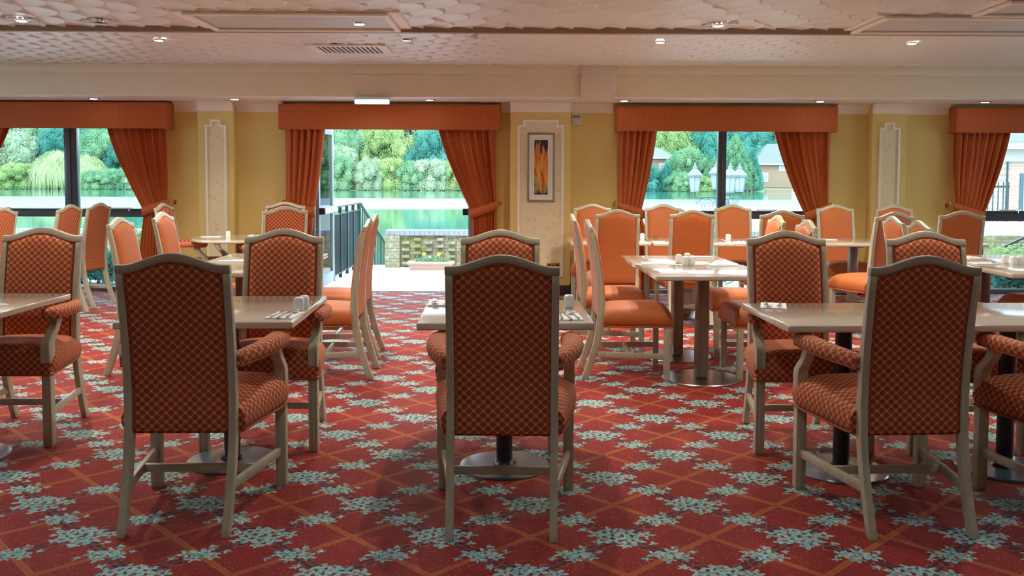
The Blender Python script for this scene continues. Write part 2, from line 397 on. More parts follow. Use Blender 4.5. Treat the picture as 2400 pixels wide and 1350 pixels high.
    sml = [(-0.050, 0.012, 0.040, 5, 0.6), (0.010, 0.022, 0.048, 6, 0.2), (0.050, -0.012, 0.036, 5, 1.4), (-0.012, -0.034, 0.034, 5, 2.0),
           (0.085, 0.035, 0.018, 4, 0.1), (-0.09, -0.03, 0.018, 4, 0.8), (0.02, 0.078, 0.018, 3, 0.3)]
    fm = None
    for L, (ux, uy) in ((big_, (dx, dy)), (sml, (ex, ey))):
        if L is sml:
            # small clusters alternate with the large ones, so leave the lattice knots that carry bare orange crossings empty
            pass
        for (cx, cy, R, n, ph) in L:
            m = rosette(ux, uy, cx, cy, R, n, ph, R > 0.03)
            fm = m if fm is None else N.math('MAXIMUM', fm, m)
    tex = N.noise(v, 55, 2); tex2 = N.noise(v, 100, 2)
    fc = N.ramp(tex, [(0.30, (0.08, 0.44, 0.36)), (0.42, (0.18, 0.64, 0.58)), (0.52, (0.38, 0.74, 0.84)), (0.63, (0.74, 0.74, 0.58)), (0.74, (0.24, 0.60, 0.50))])
    gaps = N.step(tex2, 0.30, 0.40)
    fm = N.math('MULTIPLY', fm, gaps)
    c = N.mix(N.math('MULTIPLY', fm, 0.93), c, N.mix(N.math('MULTIPLY', N.step(tex2, 0.54, 0.42), 0.45), fc, (0.10, 0.22, 0.18)))
    # carpet seams
    def seam(y0): return N.step(N.math('ABSOLUTE', N.math('SUBTRACT', o[1], y0)), 0.006, 0.001)
    sm = N.math('MAXIMUM', seam(3.837), seam(4.530)); c = N.mix(N.math('MULTIPLY', sm, 0.6), c, (0.06, 0.006, 0.006))
    return N.out(N.bsdf(c, 0.70, spec=0.18, sheen=0.12, sheen_r=0.3, normal=N.bump(pile, 0.5, 0.004)))
M['carpet'] = carpet()

# ================================================================== ROOM
YW, YP, YG = 10.85, 10.71, 11.05       # wall face, pilaster face, glass line
ZC, ZC2 = 2.59, 2.63                   # lower and upper ceiling
XL, XR = -8.2, 8.6
fl = MB().bx(XL, XR, -3.5, 11.02, -0.06, 0.0); struct(fl.build('floor', M['carpet']))
# back wall: piers between the openings and the lintel above them
WIN = [(-6.95, -4.12), (-2.52, -0.50), (1.28, 3.50), (5.15, 8.0)]
w = MB(); xs = [XL] + [e for ww in WIN for e in ww] + [XR]
for k in range(0, len(xs), 2): w.bx(xs[k], xs[k+1], YW, 11.12, 0, 2.62)
for a, b in WIN: w.bx(a, b, YW, 11.12, 2.08, 2.62)
struct(w.build('wall_back', M['wall']))
FILL_WINDOWS = [(5.4, 9.6)]  # unseen side windows, added to lift the room's ambient daylight
for nm_, xa_, xb_ in (('wall_left', XL - 0.15, XL), ('wall_right', XR, XR + 0.15)):
    ws = MB().bx(xa_, xb_, -3.5, 11.12, 0, 0.25).bx(xa_, xb_, -3.5, 11.12, 2.2, 2.7)
    ys_ = [-3.5] + [e for q in FILL_WINDOWS for e in q] + [11.12]
    for k in range(0, len(ys_), 2): ws.bx(xa_, xb_, ys_[k], ys_[k+1], 0.25, 2.2)
    struct(ws.build(nm_, M['wall']))
    for ya_, yb_ in FILL_WINDOWS:
        wd_ = thing('added_fill_window', ((xa_ + xb_) / 2, (ya_ + yb_) / 2, 0), kind='structure'); hl = (yb_ - ya_) / 2
        f_ = MB()
        for q in ((-hl, -hl + .05), (-.03, .03), (hl - .05, hl)): f_.bx(-.03, .03, q[0], q[1], 0.25, 2.2)
        f_.bx(-.03, .03, -hl + .05, hl - .05, 0.25, 0.30).bx(-.03, .03, -hl + .05, hl - .05, 2.15, 2.2); f_.build('window_frame', M['alu'], wd_)
        MB().bx(-.004, .004, -hl + .05, hl - .05, 0.30, 2.15).build('pane', M['glass'], wd_)
struct(MB().bx(XL - 0.15, XR + 0.15, -3.65, -3.5, 0, 2.7).build('wall_front', M['wall']))
for k in range(0, len(xs), 2):
    struct(MB().bx(xs[k], xs[k+1], YW - 0.018, YW - 0.0005, 0, 0.12).build('baseboard_back', M['skirting'], bevel=0.004))
# pilasters with stepped picture-frame mouldings
PIL = [(-3.685, -3.28), (-0.094, 0.603), (4.085, 4.485)]
TR = [(-3.601, -3.356, 1.965, -3.541, -3.419, 2.023), (-0.010, 0.525, 1.974, 0.054, 0.461, 2.033), (4.165, 4.407, 1.960, 4.218, 4.341, 2.019)]
for (a, b), (l, r, z1, il, ir, z2) in zip(PIL, TR):
    struct(MB().bx(a, b, YP, YW - 0.001, 0, 2.24).build('trim_1', M['wall'], bevel=0.003))
    struct(MB().bx(a - 0.012, b + 0.012, YP - 0.014, YP - 0.0005, 0, 0.12).build('trim_4', M['skirting'], bevel=0.003))
    t = 0.026
    out = [(l, 0.22), (r, 0.22), (r, z1), (ir, z1), (ir, z2), (il, z2), (il, z1), (l, z1)]
    inn = [(l+t, 0.22+t), (r-t, 0.22+t), (r-t, z1-t), (ir-t, z1-t), (ir-t, z2-t), (il+t, z2-t), (il+t, z1-t), (l+t, z1-t)]
    m = MB(); n = len(out); y0, y1 = YP - 0.016, YP - 0.0005
    vs = [(x, y0, z) for x, z in out] + [(x, y0 - 0.004, z) for x, z in inn] + [(x, y1, z) for x, z in out] + [(x, y1, z) for x, z in inn]
    fs = []
    for k in range(n):
        j = (k + 1) % n
        fs += [(k, j, n+j, n+k), (k, 2*n+k, 2*n+j, j), (n+k, n+j, 3*n+j, 3*n+k), (2*n+k, 3*n+k, 3*n+j, 2*n+j)]
    m.add(vs, fs); struct(m.build('trim_2', M['trim'], bevel=0.002))
    struct(MB().prism_xz([(x, z) for x, z in inn], YP - 0.006, YP - 0.0004).build('trim_3', M['panel']))
# cove along the wall between the pelmets
def cove(x0, x1, yb, z0=2.12, z1=2.232, d=0.13, xo0=0.0, xo1=0.0):
    m = MB(); prof = [(yb, z0)] + [(yb - d + d * math.cos(t) , z1 - (z1 - z0) * (1 - math.sin(t)) if False else z0 + (z1 - z0) * math.sin(t)) for t in [k * PI / 2 / 8 for k in range(9)]]
    # concave quarter: leaves the wall at z0 and reaches the soffit at z1
    prof = [(yb - d * (1 - math.cos(t)), z0 + (z1 - z0) * math.sin(t)) for t in [k * PI / 2 / 8 for k in range(9)]] + [(yb, z1)]
    m.rings([[(x0, y, z) for y, z in prof], [(x1, y, z) for y, z in prof]])
    return struct(m.build('trim_5', M['cove'], smooth=True, ang=50))
for (x0, x1) in ((-4.0, -3.685), (-3.28, -2.72), (0.603, 1.10), (3.70, 4.085), (4.485, 5.02)): cove(x0, x1, YW - 0.001)
cove(-0.20, -0.094, YW - 0.001)
for a, b in PIL: cove(a, b, YP - 0.001)
# beam / bulkhead in front of the windows
struct(MB().bx(XL, XR, 10.07, 11.12, 2.241, 2.60).build('trim_6', M['cream'], bevel=0.004))
struct(MB().bx(XL, XR, 10.072, 11.0, 2.2338, 2.2405).build('trim_12', M['soffit']))  # thin layer added to hold the soffit's painted-in brightness
struct(MB().bx(XL, XR, 10.052, 10.069, 2.485, 2.588).build('trim_7', M['cream'], bevel=0.006))
for x in ():
    pass
# combed fan plaster ceilings: real relief
def fan_relief(x0, x1, y0, y1, z, P, Q, sh, R, amp, rip, res, name):
    nx, ny = int((x1 - x0) / res) + 1, int((y1 - y0) / res) + 1
    X, Y = np.meshgrid(np.linspace(x0, x1, nx), np.linspace(y0, y1, ny))
    H = np.zeros_like(X); best = np.full(X.shape, 1e9)
    rng = np.random.RandomState(3)
    j0, j1 = int(math.floor((y0 - R) / Q)) - 1, int(math.ceil((y1 + R) / Q)) + 1
    for j in range(j0, j1 + 1):
        off = (j * sh) % P
        i0, i1 = int(math.floor((x0 - R) / P)) - 2, int(math.ceil((x1 + R) / P)) + 2
        for i in range(i0, i1 + 1):
            cx = i * P + off + rng.uniform(-.02, .02); cy = j * Q + rng.uniform(-.015, .015)
            ix0 = max(0, int((cx - R - x0) / res)); ix1 = min(nx, int((cx + R - x0) / res) + 2)
            iy0 = max(0, int((cy - R - y0) / res)); iy1 = min(ny, int((cy + R - y0) / res) + 2)
            if ix0 >= ix1 or iy0 >= iy1: continue
            sx, sy = X[iy0:iy1, ix0:ix1], Y[iy0:iy1, ix0:ix1]
            d = np.hypot(sx - cx, sy - cy) / R
            pr = cx + 0.35 * cy                      # leftmost fan lies on top
            b = best[iy0:iy1, ix0:ix1]; m = (d < 1) & (pr < b)
            h = amp * d ** 2.2 + rip * np.sin(d * 2 * PI * 17) * np.clip(d * 1.4 - 0.2, 0, 1)
            H[iy0:iy1, ix0:ix1][m] = h[m]; b[m] = pr
    V = np.stack([X, Y, z - H], -1).reshape(-1, 3)
    idx = np.arange(nx * ny).reshape(ny, nx)
    q = np.stack([idx[:-1, :-1], idx[1:, :-1], idx[1:, 1:], idx[:-1, 1:]], -1).reshape(-1, 4)
    me = bpy.data.meshes.new(name)
    me.vertices.add(len(V)); me.vertices.foreach_set('co', V.astype(np.float32).ravel())
    me.loops.add(q.size); me.loops.foreach_set('vertex_index', q.astype(np.int32).ravel())
    me.polygons.add(len(q)); me.polygons.foreach_set('loop_start', np.arange(0, q.size, 4, dtype=np.int32))
    me.polygons.foreach_set('loop_total', np.full(len(q), 4, dtype=np.int32))
    me.polygons.foreach_set('use_smooth', np.ones(len(q), dtype=bool))
    me.update(); me.validate(); me.materials.append(M['plaster'])
    o = bpy.data.objects.new(name, me); COL.objects.link(o); return struct(o)
fan_relief(-7.6, 7.2, 7.83, 10.05, ZC, 0.30, 0.155, 0.115, 0.21, 0.017, 0.0, 0.014, 'ceiling')
fan_relief(-5.6, 5.4, 6.35, 7.79, ZC2, 0.42, 0.20, 0.145, 0.27, 0.025, 0.0010, 0.008, 'ceiling')
struct(MB().bx(XL, XR, 7.83, 10.07, ZC + 0.002, ZC + 0.12).build('ceiling', M['plaster']))
struct(MB().bx(XL, XR, -3.5, 7.79, ZC2 + 0.002, ZC2 + 0.10).build('ceiling', M['plaster']))
struct(MB().bx(XL, XR, 7.765, 7.832, ZC - 0.016, ZC2 + 0.05).build('trim_8', plain('brown_edge_paint', (0.30, 0.21, 0.13), 0.5)))
# flat panels framed with mouldings in the upper ceiling
def ceiling_tray(x0, x1, y0, y1, band=0.10):
    struct(MB().bx(x0 - band, x1 + band, y0 - band * 0.3, y1, ZC2 - 0.030, ZC2 + 0.001).build('trim_9', M['trim'], bevel=0.002))
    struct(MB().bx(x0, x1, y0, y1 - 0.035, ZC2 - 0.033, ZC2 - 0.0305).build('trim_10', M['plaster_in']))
    m = MB(); t = 0.045
    for a, b, c, d in ((x0 - t, x1 + t, y0 - t, y0), (x0 - t, x1 + t, y1 - 0.04, y1), (x0 - t, x0, y0, y1 - 0.04), (x1, x1 + t, y0, y1 - 0.04)):
        m.bx(a, b, c, d, ZC2 - 0.056, ZC2 - 0.0335)
    struct(m.build('trim_11', M['trim'], bevel=0.008, seg=3))
ceiling_tray(-2.47, -1.02, 7.02, 7.77, 0.13)
ceiling_tray(2.80, 4.32, 7.06, 7.77, 0.10)
ceiling_tray(3.40, 4.95, 6.42, 6.93, 0.10)

# windows: dark aluminium frames, panes and stays
def window(name, x0, x1, mull, sill_z=(0.885, 0.98)):
    r = thing(name, ((x0 + x1) / 2, YG, 0), kind='structure'); ox = (x0 + x1) / 2
    m = MB(); y0, y1 = -0.03, 0.03
    m.bx(x0 - ox, x1 - ox, y0, y1, 0.0, 0.052); m.bx(x0 - ox, x1 - ox, y0, y1, 2.03, 2.08)
    m.bx(x0 - ox, x0 - ox + 0.05, y0, y1, 0.052, 2.03); m.bx(x1 - ox - 0.05, x1 - ox, y0, y1, 0.052, 2.03)
    m.bx(x0 - ox + 0.05, x1 - ox - 0.05, y0, y1, *sill_z)
    m.bx(x0 - ox + 0.05, x1 - ox - 0.05, y0 - 0.018, y0, sill_z[1] - 0.012, sill_z[1] + 0.004)
    m.build('window_frame', M['alu'], r, bevel=0.004)
    mu = MB()
    for a, b in mull: mu.bx(a - ox, b - ox, -0.04, 0.04, sill_z[1] + 0.004, 2.03); mu.bx((a+b)/2 - 0.004 - ox, (a+b)/2 + 0.004 - ox, -0.052, -0.04, sill_z[1] + 0.01, 2.03)
    mu.build('mullion', M['alu'], r, bevel=0.004)
    cuts = [x0 + 0.05] + [c for ab in mull for c in ab] + [x1 - 0.05]
    for k in range(0, len(cuts), 2):
        MB().bx(cuts[k] - ox, cuts[k+1] - ox, -0.004, 0.004, sill_z[1] + 0.004, 2.03).build('pane', M['glass'], r)
    MB().bx(x0 + 0.05 - ox, x1 - 0.05 - ox, -0.004, 0.004, 0.052, sill_z[0]).build('pane', M['glass'], r)
    s = MB()
    for k in range(0, len(cuts), 2):
        c = (cuts[k] + cuts[k+1]) / 2 - ox
        s.bx(c - 0.13, c + 0.13, -0.062, -0.050, sill_z[1] + 0.006, sill_z[1] + 0.018); s.bx(c + 0.08, c + 0.10, -0.062, -0.04, sill_z[1] - 0.03, sill_z[1] + 0.006)
    s.build('casement_stay', M['chrome'], r, bevel=0.002)
    return r
window('window_1', -6.95, -4.12, [(-5.375, -5.225)])
window('window_2', 1.28, 3.50, [(2.373, 2.472)])
window('window_3', 5.15, 8.0, [(6.52, 6.63)], (0.87, 0.99))
# double door standing open to the terrace
door = thing('door_1', (-1.5, YG, 0), kind='structure')
m = MB()
m.bx(-1.02, 1.0, -0.035, 0.035, 2.02, 2.08); m.bx(-1.02, -0.93, -0.035, 0.035, 0, 2.02); m.bx(0.945, 1.0, -0.035, 0.035, 0, 2.02); m.bx(-0.93, 0.945, -0.035, 0.035, -0.015, 0.006)
m.build('door_frame', M['alu'], door, bevel=0.003)
def leaf(x, sgn):
    m = MB(); L = 0.90; t = 0.045
    xa, xb = x - t / 2, x + t / 2
    m.bx(xa, xb, 0.04, 0.12, 0.02, 2.0); m.bx(xa, xb, L - 0.04, L + 0.04, 0.02, 2.0)
    m.bx(xa, xb, 0.12, L - 0.04, 0.02, 0.16); m.bx(xa, xb, 0.12, L - 0.04, 1.90, 2.0); m.bx(xa, xb, 0.12, L - 0.04, 0.90, 1.0)
    f = m.build('door_leaf', M['alu_grey'], door, bevel=0.003)
    MB().bx(x - 0.004, x + 0.004, 0.12, L - 0.04, 0.16, 0.90).build('door_glass', M['glass'], f)
    MB().bx(x - 0.004, x + 0.004, 0.12, L - 0.04, 1.0, 1.90).build('door_glass', M['glass'], f)
    b = MB(); xs_ = x + sgn * 0.055
    b.bx(xs_ - 0.022, xs_ + 0.022, 0.09, L - 0.02, 0.925, 0.985); b.build('push_bar', plain('push_bar_grey', (0.62, 0.66, 0.68), 0.3), f, bevel=0.006)
    MB().bx(xs_ - 0.035, xs_ + 0.035, 0.045, 0.10, 0.915, 0.995).build('push_bar_end', plain('push_bar_end_black', (0.01, 0.01, 0.012), 0.4), f, bevel=0.006)
leaf(-0.905, 1); leaf(0.925, -1)

# ------------------------------------------------------------------ pelmets and curtains
def pelmet(x0, x1, z0, z1, label):
    m = MB(); t = 0.022
    o = [(x0, YW - 0.003), (x0, 10.66), (x1, 10.66), (x1, YW - 0.003), (x1 - t, YW - 0.003), (x1 - t, 10.66 + t), (x0 + t, 10.66 + t), (x0 + t, YW - 0.003)]
    m.prism(o, z0, z1 - 0.012); m.bx(x0, x1, 10.66, YW - 0.003, z1 - 0.0118, z1)
    return tag(m.build('pelmet', M['curtain'], bevel=0.009, seg=3, uv=True), label, 'pelmet', 'curtain pelmets above the windows')
pelmet(-7.1, -4.007, 1.915, 2.215, 'long rust fabric pelmet over the left window with the willow view')
pelmet(-2.748, -0.212, 1.912, 2.203, 'rust fabric pelmet over the open terrace doors')
pelmet(1.128, 3.668, 1.905, 2.195, 'rust fabric pelmet over the window with the lantern post outside')
pelmet(5.030, 8.1, 1.90, 2.19, 'rust fabric pelmet over the window at the far right')
HOOKS = iter(['at the left edge of the photo', 'between the willow window and the pilaster', 'left of the terrace doors', 'between the terrace doors and picture pilaster', 'left of the lantern window', 'right of the lantern window', 'left of the far right window'])
def curtain(top, tie, bot, side, label, ztie=1.0, hookz=1.07):
    """side=+1: the wall side is at high x (right-hand curtain); -1: wall side at low x."""
    r = thing('curtain', ((top[0] + top[1]) / 2, 10.755, 0), label=label, cat='curtain', group='curtains tied back beside the windows')
    ox = r.location.x; NU, NV = 150, 60; P = []
    rnd = random.Random(label); ph = [rnd.uniform(0, 6.28) for _ in range(4)]; npl = max(6, round((top[1] - top[0]) / 0.088))
    wt, lt = (top[1], top[0]) if side > 0 else (top[0], top[1])
    wi, li = (tie[1], tie[0]) if side > 0 else (tie[0], tie[1])
    wb, lb = (bot[1], bot[0]) if side > 0 else (bot[0], bot[1])
    for i in range(NV + 1):
        z = 2.12 - (2.12 - 0.02) * i / NV; row = []
        for j in range(NU + 1):
            u = j / NU                                   # 0 wall side, 1 leading edge
            zt = hookz - (hookz - ztie + 0.04) * u        # tie line slopes down to the leading edge
            if z >= zt:
                t = (2.12 - z) / (2.12 - zt); k = t ** 1.45
                we, le = wt + (wi - wt) * t ** 2, lt + (li - lt) * k
                pinch = t ** 3
            else:
                t = min(1, (zt - z) / 0.75); k = math.sin(t * PI / 2)
                we, le = wi + (wb - wi) * k, li + (lb - li) * k
                pinch = (1 - t) ** 2
            x = we + (le - we) * u
            am = 0.030 * (1 - 0.55 * pinch) * (0.75 + 0.25 * math.sin(7 * u + ph[1])) 
            w_ = u + 0.012 * math.sin(u * 23 + ph[0]) + 0.02 * math.sin(2.2 * z + ph[2]) * u
            s_ = math.sin(2 * PI * npl * w_ + ph[3])
            y = am * (s_ + 0.35 * math.sin(2 * (2 * PI * npl * w_ + ph[3]) + 1)) + 0.008 * math.sin(5 * z + 9 * u) - 0.02 * pinch
            x += 0.006 * math.cos(2 * PI * npl * w_ + ph[3])
            row.append((x - ox, y, z))
        P.append(row)
    me = MB().grid(P); o = me.build('curtain_panel', M['curtain'], r, smooth=True, ang=180, fix=False)
    ul = o.data.uv_layers.new(name='UVMap')
    W = (top[1] - top[0]) * 2.0
    for lp in o.data.loops:
        vi = lp.vertex_index; i, j = divmod(vi, NU + 1); ul.data[lp.index].uv = (j / NU * W, 2.1 * i / NV)
    so_ = o.modifiers.new('thickness', 'SOLIDIFY'); so_.thickness = 0.004
    # tieback band
    B = []
    for j in range(25):
        u = j / 24; zc = hookz - 0.01 - (hookz - ztie + 0.03) * u; x = wi + side * 0.02 + (li - side * 0.02 - wi - side * 0.02) * u
        y = -0.052 - 0.012 * math.sin(PI * u)
        h = 0.048 + 0.008 * u
        B.append([(x - ox, y + 0.003, zc + h), (x - ox, y, zc), (x - ox, y + 0.003, zc - h)])
    b = MB().grid(B).build('tieback', M['curtain'], r, smooth=True, ang=180, uv=True)
    s2 = b.modifiers.new('thickness', 'SOLIDIFY'); s2.thickness = 0.006
    hk = MB(); hx = wi + side * 0.045
    hk.lathe([(0.014, 0), (0.014, 0.004), (0.006, 0.008)], (0, 0, 0), 12)
    h = MB(); h.tube([(hx, YW - 0.004, hookz + 0.005), (hx, YW - 0.08, hookz + 0.005), (hx, YW - 0.10, hookz + 0.012), (hx, YW - 0.10, hookz + 0.035)], 0.006, 8); h.box((hx, YW - 0.004, hookz), (0.03, 0.006, 0.05)); h.tube([(hx, YW-0.10, hookz+0.033), (hx, YW-0.10, hookz+0.05)], [0.012, 0.004], 10)
    tag(h.build('curtain_hook', M['brass'], smooth=True), 'small brass curtain hook on the wall ' + next(HOOKS), 'hook', 'brass curtain hooks')
    return r
curtain((-7.0, -5.794), (-6.95, -6.45), (-6.95, -6.5), -1, 'rust curtain at the left edge of the photo, drawn to the left', 1.0)
curtain((-4.763, -4.050), (-4.330, -4.055), (-4.389, -4.09), +1, 'rust curtain on the right of the willow window, beside the pilaster', 1.0)
curtain((-2.702, -2.229), (-2.697, -2.375), (-2.69, -2.42), -1, 'rust curtain on the left of the open terrace doors', 1.0)
curtain((-0.962, -0.271), (-0.532, -0.247), (-0.53, -0.25), +1, 'rust curtain on the right of the open terrace doors', 0.98, 1.07)
curtain((1.161, 1.621), (1.170, 1.43), (1.177, 1.60), -1, 'rust curtain on the left of the lantern window, right of the picture pilaster', 0.99, 1.06)
curtain((2.942, 3.620), (3.348, 3.604), (3.34, 3.60), +1, 'rust curtain on the right of the lantern window', 0.96, 1.05)
curtain((5.038, 5.722), (5.073, 5.40), (5.07, 5.42), -1, 'rust curtain at the far right with the brick building behind it', 0.97, 1.06)

# ------------------------------------------------------------------ ceiling fittings
def spot(x, y, z, lit, label, rosette=False, r=0.055, cone=150, cool=False, power=LAMP_W * 2.0, group='recessed ceiling downlights', gimbal=False):
    t = thing('downlight', (x, y, z), label=label, cat='downlight', group=group)
    MB().lathe([(r, 0.0), (r, -0.004), (r * 0.93, -0.010), (r * 0.72, -0.012), (r * 0.70, -0.004), (r * 0.70, 0.0)], n=32).build('trim_ring', M['chrome'], t, smooth=True)
    MB().lathe([(0.001, -0.0165), (r * 0.35, -0.0155), (r * 0.62, -0.0125), (r * 0.69, -0.006), (r * 0.69, 0.0), (0.001, 0.0)], n=24).build('bulb', M['lamp_on'] if lit else (M['dark'] if gimbal else M['china']), t)
    if rosette:
        m = MB(); rn = random.Random(int(x * 100))
        for k in range(22):
            a = 2 * PI * k / 22; L = r * rn.uniform(2.1, 3.0); c, s_ = math.cos(a), math.sin(a)
            p = [(r * 1.05 * c, r * 1.05 * s_), (L * math.cos(a + .10), L * math.sin(a + .10)), (L * 1.06 * c, L * 1.06 * s_), (L * math.cos(a - .10), L * math.sin(a - .10))]
            m.prism(p, -0.012, 0.0)
        m.build('rosette', M['plaster'], t, bevel=0.002)
    if lit:
        ld = bpy.data.lights.new('downlight_beam', 'SPOT'); ld.energy = power; ld.spot_size = math.radians(cone); ld.spot_blend = 0.8; ld.shadow_soft_size = 0.04; ld.color = (0.86, 0.94, 1.0) if cool else (1.0, 0.89, 0.72)
        lo = bpy.data.objects.new('downlight_beam', ld); COL.objects.link(lo); lo.parent = t; lo.location = (0, 0, -0.03)
    return t
zn = ZC2 - 0.022; zf = ZC - 0.015
spot(-3.937, 7.43, zn, True, 'lit downlight with plaster daisy at the top left of the ceiling', True)
spot(-3.340, 7.475, zn, False, 'dark tilted downlight with plaster daisy near the top left corner', True, gimbal=True)
spot(-1.270, 7.45, ZC2 - 0.0335, True, 'downlight set in the flat framed ceiling panel')
spot(1.605, 7.528, zn, True, 'lit downlight with plaster daisy in the upper ceiling, right of centre', True)
spot(-3.160, 8.225, zf, True, 'small lit downlight in the lower ceiling at the left')
spot(-0.987, 8.212, zf, False, 'unlit white downlight in the lower ceiling beside the air grille')
spot(1.244, 8.223, zf, True, 'small lit downlight in the lower ceiling above the access panel')
spot(3.469, 8.234, zf, True, 'brightest lit downlight in the lower ceiling at the right')
for x, l in ((-4.70, 'soffit downlight over the left window pelmet'), (-3.142, 'soffit downlight above the left narrow pilaster'), (-0.984, 'faint soffit downlight right of the emergency light'), (1.173, 'soffit downlight just right of the access panel'), (3.347, 'soffit downlight over the lantern window'), (5.187, 'soffit downlight above the far right pelmet')):
    spot(x, 10.33, 2.2332, True, l, r=0.065, cone=70, power=LAMP_W * 0.09)
for iy, yy in enumerate((5.2, 3.0, 0.9, -1.2)):  # unseen fill lights added overhead and behind the camera for the foreground
    for ix, xx in enumerate((-5.2, -2.6, 0.0, 2.6, 5.2)):
        spot(xx, yy, ZC2 + 0.0015, True, 'unseen added fill light nearer than the view, %s row back, %s from the left' % (('first', 'second', 'third', 'fourth')[iy], ('first', 'second', 'third', 'fourth', 'fifth')[ix]), cool=iy > 0, power=LAMP_W * (1.1, 0.30, 0.10, 0.08)[iy])
# air grille
t = thing('air_grille', (-1.58, 8.80, zf - 0.001), label='white rectangular air grille in the lower ceiling, left of centre', cat='vent')
m = MB(); a, b, c, d = -0.37, 0.37, -0.30, 0.30
for q in ((a, b, c, c + 0.07), (a, b, d - 0.07, d), (a, a + 0.09, c + 0.07, d - 0.07), (b - 0.09, b, c + 0.07, d - 0.07)): m.bx(*q, -0.012, 0.004)
m.build('grille_frame', M['trim'], t, bevel=0.003)
MB().bx(a + 0.09, b - 0.09, c + 0.07, d - 0.07, 0.0, 0.004).build('grille_backing', M['dark'], t)
for k in range(12):
    x = a + 0.12 + k * 0.045
    MB().bar((x, c + 0.07, -0.004), (x, d - 0.07, -0.004), 0.018, 0.004).build('louvre', M['trim'], t)
# smoke detector
t = thing('smoke_detector', (-0.377, 7.95, zf - 0.002), label='small round sensor hanging just behind the ceiling step', cat='detector')
MB().lathe([(0.035, 0.002), (0.035, -0.012), (0.026, -0.022), (0.012, -0.026), (0.001, -0.026)], n=24).build('detector_base', M['plastic'], t, smooth=True)
MB().lathe([(0.030, -0.014), (0.031, -0.018), (0.001, -0.0265)], n=24).build('detector_cap', M['chrome'], t, smooth=True)
# emergency light
t = thing('emergency_light', (-1.575, 10.02, 2.19), label='glowing white emergency light fixed to the beam above the terrace doors', cat='emergency light')
MB().bx(-0.187, 0.187, -0.02, 0.048, 0.012, 0.043).build('light_body', M['white'], t, bevel=0.004)
MB().bx(-0.185, 0.185, -0.022, 0.040, -0.035, 0.0115).build('light_diffuser', M['tube_on'], t, bevel=0.008)
ld = bpy.data.lights.new('emergency_glow', 'AREA'); ld.shape = 'RECTANGLE'; ld.size = 0.36; ld.size_y = 0.05; ld.energy = 3; ld.color = (0.7, 0.85, 1)
lo = bpy.data.objects.new('emergency_glow', ld); COL.objects.link(lo); lo.parent = t; lo.location = (0, 0, -0.04)
# access panel on the beam
t = thing('access_panel', (0, 0, 0), label='square cream access panel screwed to the beam, right of the picture pilaster', cat='panel')
MB().prism_xz([(0.668, 2.229), (1.038, 2.231), (1.074, 2.59), (0.676, 2.59)], 10.022, 10.051).build('board', plain('panel_board_paint', (0.70, 0.56, 0.44), 0.5), t, bevel=0.002)
for x, z in ((0.69, 2.26), (1.02, 2.262), (1.05, 2.552), (0.70, 2.55)):
    MB().lathe([(0.0045, -0.001), (0.0045, 0.002), (0.001, 0.003)], n=10).build('screw', M['screw'], t, loc=(x, 10.021, z)).rotation_euler = (PI/2, 0, 0)
# picture
t = thing('framed_picture', (0.263, YP - 0.001, 1.488), label='tall framed picture of orange tropical flower leaves on the wide pilaster', cat='picture')
m = MB(); W, Hh, fw = 0.160, 0.398, 0.026
for q in ((-W, W, -Hh, -Hh + fw), (-W, W, Hh - fw, Hh), (-W, -W + fw, -Hh + fw, Hh - fw), (W - fw, W, -Hh + fw, Hh - fw)): m.bx(q[0], q[1], -0.026, -0.002, q[2], q[3])
m.build('picture_frame', plain('pewter_frame', (0.36, 0.31, 0.26), 0.35, 0.6), t, bevel=0.006, seg=3)
MB().bx(-W + fw, W - fw, -0.016, -0.012, -Hh + fw, Hh - fw).build('mount', plain('cream_mount', (0.85, 0.82, 0.70), 0.7), t)
m = MB(); e = 0.002
for s_, off in ((0.110, 0.345), (0.098, 0.333)):
    for q in ((-s_, s_, -off, -off + e), (-s_, s_, off - e, off), (-s_, -s_ + e, -off, off), (s_ - e, s_, -off, off)): m.bx(q[0], q[1], -0.0168, -0.0155, q[2], q[3])
m.build('mount_line', plain('mount_line_grey', (0.42, 0.40, 0.30), 0.7), t)
aw, ah = 0.078, 0.315
art = MB().bx(-aw, aw, -0.0175, -0.0165, -ah, ah).build('artwork', plain('art_dark_ground', (0.035, 0.028, 0.03), 0.6), t)
def leafshape(name, pts, wd, mat, lvl):
    m = MB(); P = []
    n = len(pts)
    for i, (x, z) in enumerate(pts):
        x2, z2 = pts[min(i+1, n-1)]; x1, z1 = pts[max(i-1, 0)]
        L = math.hypot(x2-x1, z2-z1) or 1; nx, nz = -(z2-z1)/L, (x2-x1)/L
        w_ = wd * math.sin(PI * min(1, (i + 0.15) / (n - 0.7))) ** 0.8
        c = lambda v, lo, hi: max(lo, min(hi, v))
        P.append([(c(x - nx*w_, -aw, aw), -0.0178 - lvl * 0.0004, c(z - nz*w_, -ah, ah)), (c(x + nx*w_, -aw, aw), -0.0178 - lvl * 0.0004, c(z + nz*w_, -ah, ah))])
    m.grid(P); return m.build(name, mat, art)
def artmat(n, a, b): 
    N = NT(n); f = N.noise(N.map(N.co(), (60, 60, 9)), 1, 3); return N.out(N.bsdf(N.mix(N.step(f, 0.35, 0.65), a, b), 0.6))
am = [artmat('art_orange', (0.62, 0.10, 0.015), (0.80, 0.30, 0.03)), artmat('art_yellow', (0.75, 0.42, 0.04), (0.70, 0.25, 0.03)), artmat('art_olive', (0.26, 0.24, 0.05), (0.42, 0.38, 0.14)), artmat('art_red', (0.45, 0.04, 0.02), (0.65, 0.16, 0.03))]
def arc(x0, z0, x1, z1, bend, n=14):
    return [(x0 + (x1-x0)*k/n + bend*math.sin(PI*k/n), z0 + (z1-z0)*k/n) for k in range(n+1)]
